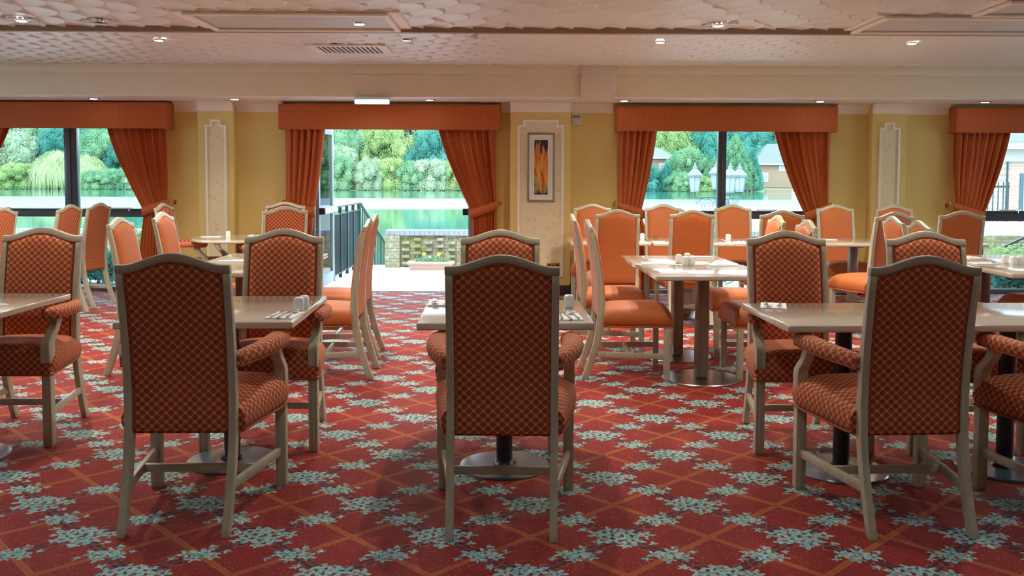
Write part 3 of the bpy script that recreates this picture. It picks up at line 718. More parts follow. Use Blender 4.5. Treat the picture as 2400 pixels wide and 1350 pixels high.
for (x0, z0, x1, z1, bd, wd, mi, lv) in ((0.02, -0.31, -0.075, -0.02, -0.03, 0.020, 2, 0), (0.03, -0.31, 0.078, -0.05, 0.02, 0.022, 2, 0), (-0.06, -0.31, 0.03, -0.10, -0.03, 0.018, 2, 1), (0.06, -0.30, 0.0, -0.05, 0.02, 0.016, 2, 1),
        (0.0, 0.10, -0.01, 0.31, -0.02, 0.010, 2, 1), (0.045, 0.05, 0.078, 0.22, 0.01, 0.014, 2, 1), (0.01, -0.15, -0.078, 0.12, -0.035, 0.026, 3, 2), (0.015, -0.20, -0.045, 0.29, -0.03, 0.026, 0, 3),
        (0.02, -0.22, 0.02, 0.25, 0.02, 0.030, 0, 4), (0.015, -0.28, -0.03, 0.10, -0.02, 0.016, 1, 5), (0.022, -0.25, 0.050, 0.02, 0.03, 0.014, 1, 5), (0.03, -0.31, 0.01, -0.06, 0.01, 0.012, 3, 6), (0.02, -0.10, 0.0, 0.16, -0.012, 0.008, 1, 6)):
    leafshape('painted_leaf', arc(x0, z0, x1, z1, bd), wd * 1.3, am[mi], lv)

# thermostat and socket
t = thing('thermostat', (0.678, YW - 0.001, 2.053), label='ivory wall control box between picture pilaster and lantern window', cat='thermostat')
MB().bx(-0.056, 0.056, -0.022, -0.001, -0.068, 0.064).build('control_case', M['plastic'], t, bevel=0.004)
MB().bx(-0.042, 0.042, -0.024, -0.021, 0.012, 0.042).build('display', plain('lcd_grey_green', (0.22, 0.28, 0.24), 0.3), t)
MB().bx(0.024, 0.044, -0.024, -0.021, -0.004, 0.0).build('button', M['dark'], t)
MB().bx(-0.036, 0.030, -0.0232, -0.021, -0.034, -0.031).build('printed_line', plain('printed_grey', (0.2, 0.18, 0.15), 0.6), t)
t = thing('wall_socket', (0.409, YP - 0.001, 0.34), label='brass double socket low on the wide pilaster', cat='socket')
MB().bx(-0.077, 0.077, -0.010, -0.0005, -0.040, 0.040).build('socket_plate', M['brass'], t, bevel=0.003)
for x in (-0.045, 0.045): MB().bx(x - 0.014, x + 0.014, -0.013, -0.0095, 0.006, 0.026).build('switch', M['dark'], t, bevel=0.001)
MB().bx(-0.018, 0.018, -0.012, -0.0095, -0.02, 0.012).build('outlet', M['dark'], t)

# ================================================================== CHAIRS
def py(z):
    K = [(0, -.302), (.1, -.264), (.2, -.232), (.3, -.207), (.4, -.193), (.5, -.190), (.62, -.197), (.75, -.212), (.9, -.237), (1.0, -.256), (1.12, -.280)]
    for (a, b), (c, d) in zip(K, K[1:]):
        if z <= c: return b + (d - b) * (z - a) / (c - a)
    return K[-1][1]
def pz(z): # section depth of the stile
    K = [(0, .045), (.2, .048), (.42, .050), (.7, .040), (1.0, .027), (1.2, .026)]
    for (a, b), (c, d) in zip(K, K[1:]):
        if z <= c: return b + (d - b) * (z - a) / (c - a)
    return .026
def chair(name, arms, mat, label, cat, zc=1.046, wd=0.218, zp=0.385):
    r = thing(name, (0, 0, 0), label=label, cat=cat)
    def crest(x, w_=None):
        t = abs(x) / (w_ or wd)
        return 0.0 if t > 0.86 else 0.046 * ((math.cos(PI * t / 0.86) + 1) / 2) ** 0.85
    sw = 0.030
    # rear legs that run up into the stiles
    for s in (-1, 1):
        rs = []
        for k in range(25):
            z = 0.0 + (zc - 0.034) * k / 24; y, d = py(z), pz(z) / 2
            xo = wd if z > 0.35 else wd - 0.004 * (1 - z / 0.35); xi = xo - sw
            rs.append([(s * xi, y - d, z), (s * xo, y - d, z), (s * xo, y + d, z), (s * xi, y + d, z)])
        MB().rings(rs).build('leg', M['limed'], r, bevel=0.0035, ang=30)
    # front legs with reeded faces
    fx, fy = (0.276, 0.282) if arms else (0.235, 0.255)
    for s in (-1, 1):
        h = 0.020 if not arms else 0.0225
        prof = [(-h, -h), (h, -h), (h, h), (h * .55, h), (h * .42, h - .004), (h * .28, h), (-h * .28, h), (-h * .42, h - .004), (-h * .55, h), (-h, h)]
        m = MB(); top = 0.385 if arms else 0.372
        m.rings([[(s * fx + a * (1 if z else .93), fy + b * (1 if z else .93), z) for a, b in prof] for z in (0.0, 0.02, top)])
        m.build('leg', M['limed'], r, bevel=0.0015, ang=30)
    # top rail
    m = MB(); rs = []; n = 40
    yt = py(zc); dt = 0.0135
    for k in range(n + 1):
        x = -wd - 0.001 + (2 * wd + 0.002) * k / n; c = crest(x); zb = zc - 0.034 + c; zt = zc + c
        yb, yy = py(zb), py(zt)
        rs.append([(x, yb - dt, zb), (x, yb + dt + .002, zb), (x, yy + dt, zt), (x, yy - dt, zt)])
    m.rings(rs).build('top_rail', M['limed_h'], r, bevel=0.004, seg=3, ang=30)
    # upholstered back
    hw = wd - sw + 0.002; U, V = 18, 30
    F, B = [], []
    def edge(u): 
        return zc - 0.030 + crest(u * hw)
    for j in range(V + 1):
        fr, br = [], []
        for i in range(U + 1):
            u = -1 + 2 * i / U; v = j / V; z = zp + (edge(u) - zp) * v
            bul = (1 - abs(u) ** 5) ** .5 * (1 - abs(2 * v - 1) ** 9) ** .5 if abs(u) < 1 and 0 < v < 1 else 0
            fr.append((u * hw, py(z) + 0.010 + (0.026 if arms else 0.030) * bul, z)); br.append((u * hw, py(z) - 0.010 - (0.006 if arms else 0.012) * bul, z))
        F.append(fr); B.append(br)
    m = MB().grid(F).grid([list(reversed(q)) for q in B])
    n1 = U + 1; o2 = len(F) * n1
    def fi(j, i): return j * n1 + i
    def bi(j, i): return o2 + j * n1 + (U - i)
    for j in range(V):
        m.f.append((fi(j, 0), bi(j, 0), bi(j+1, 0), fi(j+1, 0))); m.f.append((fi(j, U), fi(j+1, U), bi(j+1, U), bi(j, U)))
    for i in range(U):
        m.f.append((fi(0, i), fi(0, i+1), bi(0, i+1), bi(0, i))); m.f.append((fi(V, i), bi(V, i), bi(V, i+1), fi(V, i+1)))
    back = m.build('backrest', mat, r, smooth=True, uv=True, ang=60)
    for side, off, rad in ((1, 0.0155, 0.0048), (-1, -0.0115, 0.0024)):
        path = []
        ins = 0.006
        for k in range(40): z = zp + 0.012 + (edge(1) - ins - zp - 0.012) * k / 39; path.append((hw - ins, py(z) + off + 0.0012 * math.sin(k * 2.4), z))
        for k in range(48): u = 1 - 2 * k / 47; z = edge(u) - ins; path.append((u * (hw - ins), py(z) + off + 0.0012 * math.sin(k * 2.4), z + 0.0016 * math.sin(k * 2.1)))
        for k in range(40): z = edge(1) - ins - (edge(1) - ins - zp - 0.012) * k / 39; path.append((-hw + ins, py(z) + off + 0.0012 * math.sin(k * 2.4), z))
        MB().tube(path, rad, 6).build('braid', (M['gimp'] if side > 0 else M['gimp2']) if arms else mat, back, smooth=True, uv=not arms)
    # seat
    z0, z1 = (0.368, 0.488) if arms else (0.362, 0.482)
    fwid, rwid = (0.298, 0.232) if arms else (0.250, 0.212)
    y0, y1 = -0.175, (0.308 if arms else 0.292)
    rs = []
    for k in range(23):
        t = k / 22; y = y0 + (y1 - y0) * t
        endb = 0.0
        if t > 0.86: q = (t - 0.86) / 0.14; endb = 1 - math.sqrt(max(0, 1 - q * q))
        hwid = rwid + (fwid - rwid) * min(1, t * 1.15) - 0.004 * endb
        top = z1 + (0.026 if arms else 0.010) * t + 0.010 * math.sin(PI * min(1, t * .9 + .08)) - 0.045 * endb
        ring = []
        N_ = 28
        for a in range(N_ + 1):
            u = -1 + 2 * a / N_
            e_ = abs(u) ** 7
            ring.append((u * (hwid + 0.006 * (1 - abs(u))), y, top + 0.012 * (1 - u * u) - 0.034 * e_))
        ring += [(hwid + 0.013, y, z0 + 0.060), (hwid + 0.008, y, z0 + 0.030), (hwid - 0.006, y, z0), (-hwid + 0.006, y, z0), (-hwid - 0.008, y, z0 + 0.030), (-hwid - 0.013, y, z0 + 0.060)]
        rs.append(ring)
    seat = MB().rings(rs).build('seat', mat, r, smooth=True, uv=True, ang=70)
    pp = [(rwid, y0 + 0.02, z0 + 0.008)] + [(rwid + (fwid - rwid) * min(1, t * 1.15) + 0.004, y0 + (y1 - y0) * t, z0 + 0.008) for t in (0.1, 0.3, 0.5, 0.7, 0.87, 0.985)]
    path = pp + [(fwid - 0.012, y1 + 0.003, z0 + 0.006), (-fwid + 0.012, y1 + 0.003, z0 + 0.006)] + [(-x, y, z) for x, y, z in reversed(pp)]
    MB().tube(path, 0.0048, 6).build('seat_piping', M['gimp2'] if arms else mat, seat, smooth=True, uv=not arms)
    # stretchers
    for s in (-1, 1):
        MB().bar((s * (wd - sw/2 - .002), py(.17) + 0.01, 0.175), (s * fx * 0.995, fy - 0.015, 0.165), 0.020, 0.038).build('stretcher', M['limed'], r, bevel=0.003)
    xm = (wd + fx) / 2 - 0.012
    MB().bar((-xm, 0.02, 0.168), (xm, 0.02, 0.168), 0.022, 0.034).build('stretcher', M['limed_h'], r, bevel=0.003)
    if arms:
        for s in (-1, 1):
            # curved arm support standing on the front corner of the seat
            K = [(0.284, 0.435, .030, .0235), (0.284, 0.520, .030, .0235), (0.272, 0.545, .029, .0225), (0.246, 0.570, .028, .021), (0.214, 0.597, .027, .020), (0.194, 0.625, .027, .019), (0.186, 0.648, .030, .019)]
            rs = [[(s * 0.278 - c, y - b, z), (s * 0.278 + c, y - b, z), (s * 0.278 + c, y + b, z), (s * 0.278 + c * .4, y + b - .004, z), (s * 0.278 - c * .4, y + b - .004, z), (s * 0.278 - c, y + b, z)] for y, z, b, c in K]
            MB().rings(rs).build('arm_support', M['limed'], r, bevel=0.002, ang=50)
            # padded arm
            rs = []; n = 20
            for k in range(n + 1):
                t = k / n; y = -0.196 + (0.292 + 0.196) * t
                x = 0.208 + 0.014 * min(1, t * 3) + 0.058 * math.sin(min(1, t * 1.25) * PI / 2) + 0.010 * math.sin(PI * t)
                zc_ = 0.660 + 0.018 * t * t + 0.012 * math.sin(PI * t)
                hw_, hh = 0.028 + 0.018 * math.sin(min(1, t * 1.6) * PI / 2), 0.034
                if t > 0.9: q = (t - .9) / .1; hw_ *= math.sqrt(1 - .75 * q * q); hh *= math.sqrt(1 - .7 * q * q)
                ring = []
                for a in range(16):
                    th = 2 * PI * a / 16; cx_, cz_ = math.cos(th), math.sin(th)
                    ring.append((s * x + hw_ * (abs(cx_) ** .8) * (1 if cx_ > 0 else -1), y, zc_ + (hh if cz_ > 0 else hh * .85) * (abs(cz_) ** .8) * (1 if cz_ > 0 else -1)))
                rs.append(ring)
            ar = MB().rings(rs).build('armrest', mat, r, smooth=True, uv=True, ang=70)
            for q in (-1, 1):
                path = []
                for k in range(n):
                    t = k / n * 0.97; y = -0.194 + (0.292 + 0.196) * t; x = 0.208 + 0.014 * min(1, t * 3) + 0.058 * math.sin(min(1, t * 1.25) * PI / 2) + 0.010 * math.sin(PI * t)
                    path.append((s * x + q * (0.024 + 0.014 * math.sin(min(1, t * 1.6) * PI / 2)), y, 0.660 + 0.018 * t * t + 0.012 * math.sin(PI * t) - 0.021))
                MB().tube(path, 0.0042, 6).build('arm_piping', M['gimp2'], ar, smooth=True)
    return r
ARM = chair('armchair', True, M['star'], '', 'armchair')
SIDE = chair('dining_chair', False, M['diamond'], '', 'dining chair', zc=1.044, wd=0.202, zp=0.415)
_first = {'A': True, 'S': True}
def place(kind, x, y, deg, label, group):
    src = ARM if kind == 'A' else SIDE
    if kind == 'A' and _first['A'] or kind == 'S' and _first['S']:
        _first[kind] = False
        if src.name not in _kid: _kid[src.name] = [(c, [(g, []) for g in kids(c)]) for c in kids(src)]
        src.location = (x, y, 0); src.rotation_euler = (0, 0, math.radians(deg)); src['label'] = label; src['group'] = group
        return src
    return dup(src, (x, y, 0), math.radians(deg), label, group)
GA, GB = 'armchairs of the nearest row seen from behind', 'armchairs facing the camera across the near tables'
place('A', -1.324, 3.795, 1.0, 'armchair nearest the camera on the left, seen from behind with its right arm showing', GA)
place('A', -0.055, 3.765, -1.0, 'armchair in the middle foreground, seen squarely from behind', GA)
place('A', 1.548, 3.79, 3.0, 'armchair nearest the camera on the right, seen from behind with its left arm showing', GA)
place('A', 2.36, 3.80, 2.5, 'armchair cut off by the right edge, only its left arm and seat in view', GA)
place('A', -2.67, 4.95, 181, 'armchair facing the camera at the far left table, right arm and seat in view', GB)
place('A', -1.300, 4.885, 180, 'armchair facing the camera behind the left near table, its arm beyond the table corner', GB)
place('A', -0.10, 4.86, 179.5, 'armchair facing the camera in the middle, mostly hidden behind the central foreground chair', GB)
place('A', 1.487, 4.855, 180, 'armchair facing the camera behind the right table, left of the nearest right armchair', GB)
place('A', 2.26, 4.85, 180, 'armchair facing the camera showing only its back top above the nearest right armchair', GB)
GC = 'dining chairs around the middle left tables'
place('S', -1.305, 6.42, 92, 'dining chair in profile facing left, the nearer one beside the open carpet aisle', GC)
place('S', -1.375, 7.17, 92, 'dining chair in profile facing left, the farther one beside the open carpet aisle', GC)
place('S', -2.54, 6.53, -90, 'dining chair turned right with pale lit front, nearer one by the left window', GC)
place('S', -2.60, 7.47, -90, 'dining chair turned right with pale lit front, just left of the tied curtain and pilaster', GC)
GR = 'dining chairs around the joined square tables right of centre'
place('S', 0.755, 6.46, -89, 'dining chair in profile facing right, its whole seat visible beside the central aisle', GR)
place('S', 0.70, 7.35, -89, 'dining chair in profile facing right, partly behind the nearer profile chair', GR)
place('S', 1.765, 6.48, 91, 'dining chair facing left whose seat front shows beside the right armchair back, nearer one', GR)
place('S', 1.770, 7.25, 91, 'dining chair facing left at the far right side of the joined tables', GR)
place('S', 3.06, 6.42, -91, 'dining chair facing right behind the top right armchairs, lower of the pair of crests', GR)
place('S', 3.16, 7.12, -91, 'dining chair facing right behind the top right armchairs, taller pale crest', GR)
place('S', 4.06, 6.95, 92, 'dining chair at the right edge with only its pale seat under the table visible', GR)
GL = 'dining chairs with their backs to the camera at the window tables'
place('S', 0.90, 8.62, 0, 'dining chair seen from behind just right of the two profile chairs', GL)
place('S', 1.575, 8.62, 0, 'dining chair seen from behind above the joined tables with the shakers', GL)
place('S', 2.39, 8.62, 0, 'dining chair seen from behind under the right half of the lantern window', GL)
place('S', 3.20, 8.30, 18, 'dining chair seen from behind, turned slightly left, in front of the right pilaster', GL)
place('S', 4.02, 8.58, -4, 'dining chair seen from behind below the far right curtain', GL)
GK = 'dining chairs facing the camera against the window'
place('S', 0.81, 9.82, 180, 'dining chair facing the camera left of the lantern window curtain', GK)
place('S', 1.58, 9.82, 180, 'dining chair facing the camera under the left lantern', GK)
place('S', 2.34, 9.82, 180, 'dining chair facing the camera under the window mullion', GK)
place('S', 3.46, 9.82, 180, 'dining chair facing the camera beside the right curtain of the lantern window', GK)
place('S', 4.10, 9.82, 180, 'dining chair facing the camera against the right narrow pilaster', GK)
GG = 'armchairs by the left window'
place('A', -4.87, 8.30, 86, 'armchair at the left edge below the willow window, cropped by the frame', GG)
place('A', -4.67, 9.14, 86, 'armchair by the left window in front of its mullion, turned away', GG)
place('A', -4.69, 9.83, 84, 'armchair by the left window right of the mullion, its rear leg on the carpet', GG)
GE = 'armchairs round the circular table'
place('A', -3.44, 9.68, -92, 'armchair facing right at the left side of the round table, under the tied curtain', GE)
place('A', -2.36, 9.10, 30, 'armchair seen from behind at the round table, in front of the terrace curtain', GE)
place('A', -2.60, 10.07, 180, 'armchair facing the camera beyond the round table, orange back just showing', GE)

# ================================================================== TABLES
def table(name, w, d, col, label, group, base_r=0.215, cs=0.0385, round_=False, joined=False):
    r = thing(name, (0, 0, 0), label=label, cat='table', group=group)
    if round_: MB().lathe([(0.001, 0.719), (w/2 - 0.006, 0.719), (w/2, 0.727), (w/2, 0.742), (w/2 - 0.005, 0.75), (0.001, 0.75)], n=64).build('tabletop', M['table'], r, smooth=True)
    else: MB().bx(-w/2, w/2, -d/2, d/2, 0.718, 0.75).build('tabletop', M['table'], r, bevel=0.007, seg=3)
    if col == 'black':
        MB().lathe([(cs, 0.012), (cs, 0.70)], n=32).build('column', M['black'], r, smooth=True)
        MB().lathe([(cs + 0.016, 0.010), (cs + 0.018, 0.020), (cs + 0.006, 0.032), (cs + 0.001, 0.034)], n=32).build('collar', M['black'], r, smooth=True)
        MB().lathe([(0.001, 0.0), (base_r, 0.0), (base_r + 0.001, 0.006), (base_r - 0.004, 0.012), (0.12, 0.016), (0.001, 0.017)], n=64).build('base', M['speckle'], r, smooth=True)
    else:
        MB().box((0, 0, 0.36), (0.078, 0.078, 0.69), math.radians(8)).build('column', M['column'], r, bevel=0.005)
        MB().lathe([(0.001, 0.0), (base_r, 0.0), (base_r + 0.001, 0.006), (base_r - 0.003, 0.011), (0.001, 0.013)], n=64).build('base', M['steel_base'], r, smooth=True)
    m = MB(); m.bx(-0.20, 0.20, -0.03, 0.03, 0.698, 0.7178); m.bx(-0.03, 0.03, -0.20, 0.20, 0.698, 0.7178)
    m.build('bracket', M['black'], r)
    return r
GT = 'square tables of the near row'
def put(t, x, y, deg): t.location = (x, y, 0); t.rotation_euler = (0, 0, math.radians(deg)); return t
put(table('pedestal_table', 0.66, 0.92, 'black', 'pale wooden table cropped by the left edge with a spoon on it', GT), -2.73, 4.50, 0)
put(table('pedestal_table', 0.775, 0.88, 'black', 'pale wooden table in the left foreground with one fork and spoon setting', GT), -1.385, 4.44, 2.0)
put(table('pedestal_table', 0.775, 0.75, 'black', 'pale wooden table in the centre foreground behind the middle armchair', GT), -0.062, 4.37, 1.5)
put(table('pedestal_table', 0.775, 0.71, 'black', 'pale wooden table on the right with its sharp left corner showing', GT), 1.535, 4.315, 2.5)
put(table('pedestal_table', 0.785, 0.71, 'black', 'pale wooden table joined to the right table and cut by the right edge', GT), 2.325, 4.34, 1.5)
GM = 'wooden tables with square columns in the middle of the room'
put(table('square_column_table', 0.77, 0.755, 'wood', 'pale table right of centre with four white shakers, nearer of the joined pair', GM, 0.265), 1.262, 6.30, 1.5)
put(table('square_column_table', 0.77, 0.755, 'wood', 'pale table right of centre, farther of the joined pair with the shakers', GM, 0.265), 1.228, 7.08, 1.5)
put(table('square_column_table', 0.775, 0.75, 'wood', 'pale table between the left profile chairs, nearer of the joined pair', GM, 0.265), -1.92, 6.42, 1.0)
put(table('square_column_table', 0.775, 0.75, 'wood', 'pale table between the left profile chairs, farther of the joined pair', GM, 0.265), -1.935, 7.18, 1.0)
put(table('square_column_table', 0.775, 0.76, 'wood', 'pale table at the right edge with grey shakers, nearer one', GM, 0.265), 3.68, 6.50, 0)
put(table('square_column_table', 0.775, 0.76, 'wood', 'pale table at the right edge, farther one nearer the hedge view', GM, 0.265), 3.68, 7.27, 0)
GW = 'wooden tables along the lantern window'
for x, y, l in ((0.90, 9.28, 'pale window table between curtain and profile chairs, leftmost of the window row'), (1.685, 9.20, 'pale window table with shaker and glass left of the mullion'), (2.465, 9.20, 'pale window table under the mullion with a hanging napkin'), (3.36, 9.24, 'pale window table left of the right pilaster, cutlery on its left corner'), (4.15, 9.24, 'pale window table below the right pilaster')):
    put(table('square_column_table', 0.775, 0.77, 'wood', l, GW, 0.265), x, y, 0)
put(table('round_table', 0.96, 0, 'wood', 'round pale wooden table in front of the left pilaster', 'round tables', 0.265, round_=True), -2.84, 9.47, 0)

# ================================================================== TABLEWARE
def fork_mesh():
    m = MB(); P = []
    pts = [(-0.095, 0.0055), (-0.080, 0.0075), (-0.05, 0.0048), (0.0, 0.003), (0.025, 0.0035), (0.042, 0.010), (0.055, 0.0115), (0.062, 0.0115)]
    for y, w_ in pts:
        z = 0.004 + 0.006 * max(0, (y - 0.01) / 0.085) ** 1.0 if y > 0.01 else 0.004
        P.append([(-w_, y, z), (w_, y, z), (w_, y, z + 0.002), (-w_, y, z + 0.002)])
    m.rings(P)
    for k in range(4):
        x = -0.0095 + k * 0.00633
        m.rings([[(x - .0016, 0.061, .0078), (x + .0016, 0.061, .0078), (x + .0016, 0.061, .0098), (x - .0016, 0.061, .0098)], [(x - .0014, 0.08, .0072), (x + .0014, 0.08, .0072), (x + .0014, 0.08, .009), (x - .0014, 0.08, .009)], [(x - .0006, 0.1, .0085), (x + .0006, 0.1, .0085), (x + .0006, 0.1, .0096), (x - .0006, 0.1, .0096)]])
    return m
def spoon_mesh():
    m = MB(); P = []
    for y, w_ in [(-0.095, 0.0055), (-0.080, 0.0075), (-0.05, 0.0048), (0.0, 0.003), (0.035, 0.003)]:
        z = 0.004 + (0.006 * (y / 0.035) if y > 0 else 0); P.append([(-w_, y, z), (w_, y, z), (w_, y, z + 0.002), (-w_, y, z + 0.002)])
    m.rings(P); rs = []
    for k in range(11):
        a = PI * k / 10; rr = math.sin(a) ** 0.8 + 0.02; y = 0.062 - 0.030 * math.cos(a)
        ring = []
        for j in range(14):
            t = 2 * PI * j / 14; ring.append((0.0185 * rr * math.cos(t), y, 0.0105 + 0.008 * rr * math.sin(t) * (1 if math.sin(t) < 0 else -0.45)))
        rs.append(ring)
    m.rings(rs); return m
def knife_mesh():
    m = MB(); P = []
    for y, a, b in [(-0.11, -.006, .006), (-0.10, -.0078, .0078), (-0.04, -.0062, .0062), (-0.005, -.005, .005), (0.02, -.008, .005), (0.09, -.0085, .005), (0.112, -.002, .004)]:
        P.append([(a, y, .0015), (b, y, .0015), (b, y, .005 if y < 0 else .0032), (a, y, .005 if y < 0 else .0022)])
    return m.rings(P)
def napkin_mesh():
    m = MB().bx(-0.062, 0.062, -0.10, 0.10, 0.0002, 0.0025); m.bx(-0.060, 0.061, -0.098, 0.099, 0.0027, 0.0048); return m
def shaker_mesh():
    m = MB(); rs = []
    for z, s in ((0.0005, .0205), (0.004, .0225), (0.050, .0225), (0.060, .0205), (0.0655, .014), (0.067, .006)):
        ring = []
        for k in range(32):
            t = 2 * PI * k / 32; c, n_ = math.cos(t), math.sin(t)
            ring.append((s * abs(c) ** .42 * (1 if c > 0 else -1), s * abs(n_) ** .42 * (1 if n_ > 0 else -1), z))
        rs.append(ring)
    return m.rings(rs)
KIT = {}
def ware(kind, x, y, z, deg, label, group, mat=None, tilt=0.0):
    if kind not in KIT:
        o = {'fork': fork_mesh, 'spoon': spoon_mesh, 'knife': knife_mesh, 'napkin': napkin_mesh, 'shaker': shaker_mesh}[kind]().build(
            {'napkin': 'paper_napkin', 'shaker': 'salt_shaker'}.get(kind, kind), {'napkin': M['napkin'], 'shaker': M['china']}.get(kind, M['steel']), bevel=0.0005 if kind in ('knife',) else 0, smooth=True, ang=40)
        KIT[kind] = o
    else:
        o = KIT[kind].copy(); COL.objects.link(o)
    o.location = (x, y, z); o.rotation_euler = (tilt, 0, math.radians(deg))
    return tag(o, label, kind if kind != 'shaker' else 'salt shaker', group)
ZT = 0.7502
def setting(x, y, deg, where, items='fsk', nap=True):
    """napkin with cutlery laid lengthwise; deg turns the whole setting"""
    c, s = math.cos(math.radians(deg)), math.sin(math.radians(deg)); z = ZT
    if nap: ware('napkin', x, y, z, deg, 'white paper napkin ' + where, 'paper napkins'); z += 0.0048
    offs = {'f': -0.030, 'k': 0.0, 's': 0.032}
    for it in items:
        o = offs[it]; kind = {'f': 'fork', 's': 'spoon', 'k': 'knife'}[it]
        ware(kind, x + o * c, y + o * s, z, deg + {'f': -3, 'k': 2, 's': 5}[it], 'steel %s %s' % (kind, where), kind + 's on the tables')
def shakers(pts, where, names=('left', 'right', 'rear left', 'rear right')):
    for (x, y, d), n_ in zip(pts, names): ware('shaker', x, y, ZT, d, 'white china shaker %s, the %s one' % (where, n_) if len(pts) > 1 else 'white china shaker ' + where, 'white china shakers')
setting(-2.60, 4.50, 60, 'on the table at the left edge', 's')
setting(-1.06, 4.19, -4, 'at the near right corner of the left foreground table', 'fks')
shakers([(-1.032, 4.345, 4), (-1.022, 4.40, 4)], 'at the near right corner of the left foreground table', ('front', 'back'))
setting(-0.385, 4.62, 182, 'at the far left corner of the central foreground table', 'fs')
setting(0.225, 4.17, 4, 'at the near right corner of the central foreground table', 'fsk')
shakers([(0.247, 4.463, 5)], 'beside the middle armchair back on the central foreground table')
setting(1.265, 4.545, 165, 'at the far left corner of the right foreground table', 'fs')
setting(1.00, 6.775, -88, 'at the left side of the farther joined table', 'fk')
setting(1.035, 6.085, -88, 'at the left side of the nearer joined table', 'fk')
setting(1.475, 6.66, 92, 'at the right side of the joined tables, in front of the shakers', 'fk')
setting(1.45, 7.35, 92, 'at the far right corner of the joined tables', 'fk')
shakers([(1.205, 6.632, 3), (1.252, 6.634, 3), (1.186, 6.80, 6), (1.272, 6.93, 0)], 'in the cluster on the joined tables', ('front left', 'front right', 'back left', 'back right'))
setting(-2.12, 6.86, -88, 'on the middle left tables beside the left foreground crest', 'fk')
setting(-3.16, 9.56, -88, 'at the left side of the round table', 'fk'); shakers([(-2.952, 9.43, 8)], 'at the front of the round table')
setting(-2.77, 9.76, 185, 'at the back of the round table', 'fk')
shakers([(1.25, 9.30, 4)], 'on the window table left of the mullion'); setting(1.37, 8.97, 178, 'on the window table left of the mullion', 'fk')
shakers([(2.10, 9.22, 4)], 'on the window table under the mullion'); setting(2.17, 8.97, 178, 'on the window table under the mullion', 'fk')
g = MB().lathe([(0.020, 0.001), (0.021, 0.003), (0.027, 0.05), (0.025, 0.05), (0.019, 0.006), (0.001, 0.006)], n=24).build('tumbler', M['tumbler'], loc=(1.395, 9.36, ZT), smooth=True)
tag(g, 'small clear glass on the window table left of the mullion', 'glass')
setting(3.14, 9.42, 100, 'at the left end of the table near the right pilaster', 'fk')
setting(3.47, 6.86, -80, 'at the left side of the right edge table', 'fs'); setting(3.60, 7.36, 190, 'at the back of the right edge table', 'fs')
shakers([(3.645, 6.76, 0), (3.692, 6.76, 0), (3.625, 6.85, 0)], 'on the table at the right edge', ('front left', 'front right', 'back'))
setting(3.56, 6.24, 180, 'at the near corner of the right edge table', 'k')

# ================================================================== OUTSIDE
def mat_leaf(name, c1, c2, c3):
    N = NT(name); v = N.co(); f = N.noise(v, 0.9, 4, 0.6); g = N.noise(v, 7.0, 2)
    c = N.ramp(f, [(0.30, c1), (0.5, c2), (0.72, c3)]); c = N.mix(N.math('MULTIPLY', g, 0.4), c, c3)
    p = N.bsdf(c, 0.8, spec=0.2); t = N.n('ShaderNodeBsdfTranslucent'); N.put(t.inputs[0], c)
    m = N.n('ShaderNodeMixShader'); m.inputs[0].default_value = 0.3; N.t.links.new(p, m.inputs[1]); N.t.links.new(t.outputs[0], m.inputs[2])
    return N.out(m.outputs[0])
LEAF = {'mint': mat_leaf('mint_leaves', (0.051, 0.190, 0.114), (0.139, 0.317, 0.178), (0.304, 0.444, 0.228)),
        'lime': mat_leaf('lime_leaves', (0.102, 0.215, 0.076), (0.241, 0.380, 0.139), (0.418, 0.507, 0.215)),
        'teal': mat_leaf('teal_leaves', (0.013, 0.114, 0.114), (0.051, 0.241, 0.190), (0.139, 0.368, 0.279)),
        'pale': mat_leaf('pale_leaves', (0.152, 0.292, 0.190), (0.292, 0.418, 0.266), (0.444, 0.519, 0.348)),
        'willow': mat_leaf('willow_leaves', (0.203, 0.292, 0.127), (0.355, 0.444, 0.215), (0.482, 0.545, 0.317))}
M['bark'] = plain('bark', (0.10, 0.08, 0.06), 0.9)
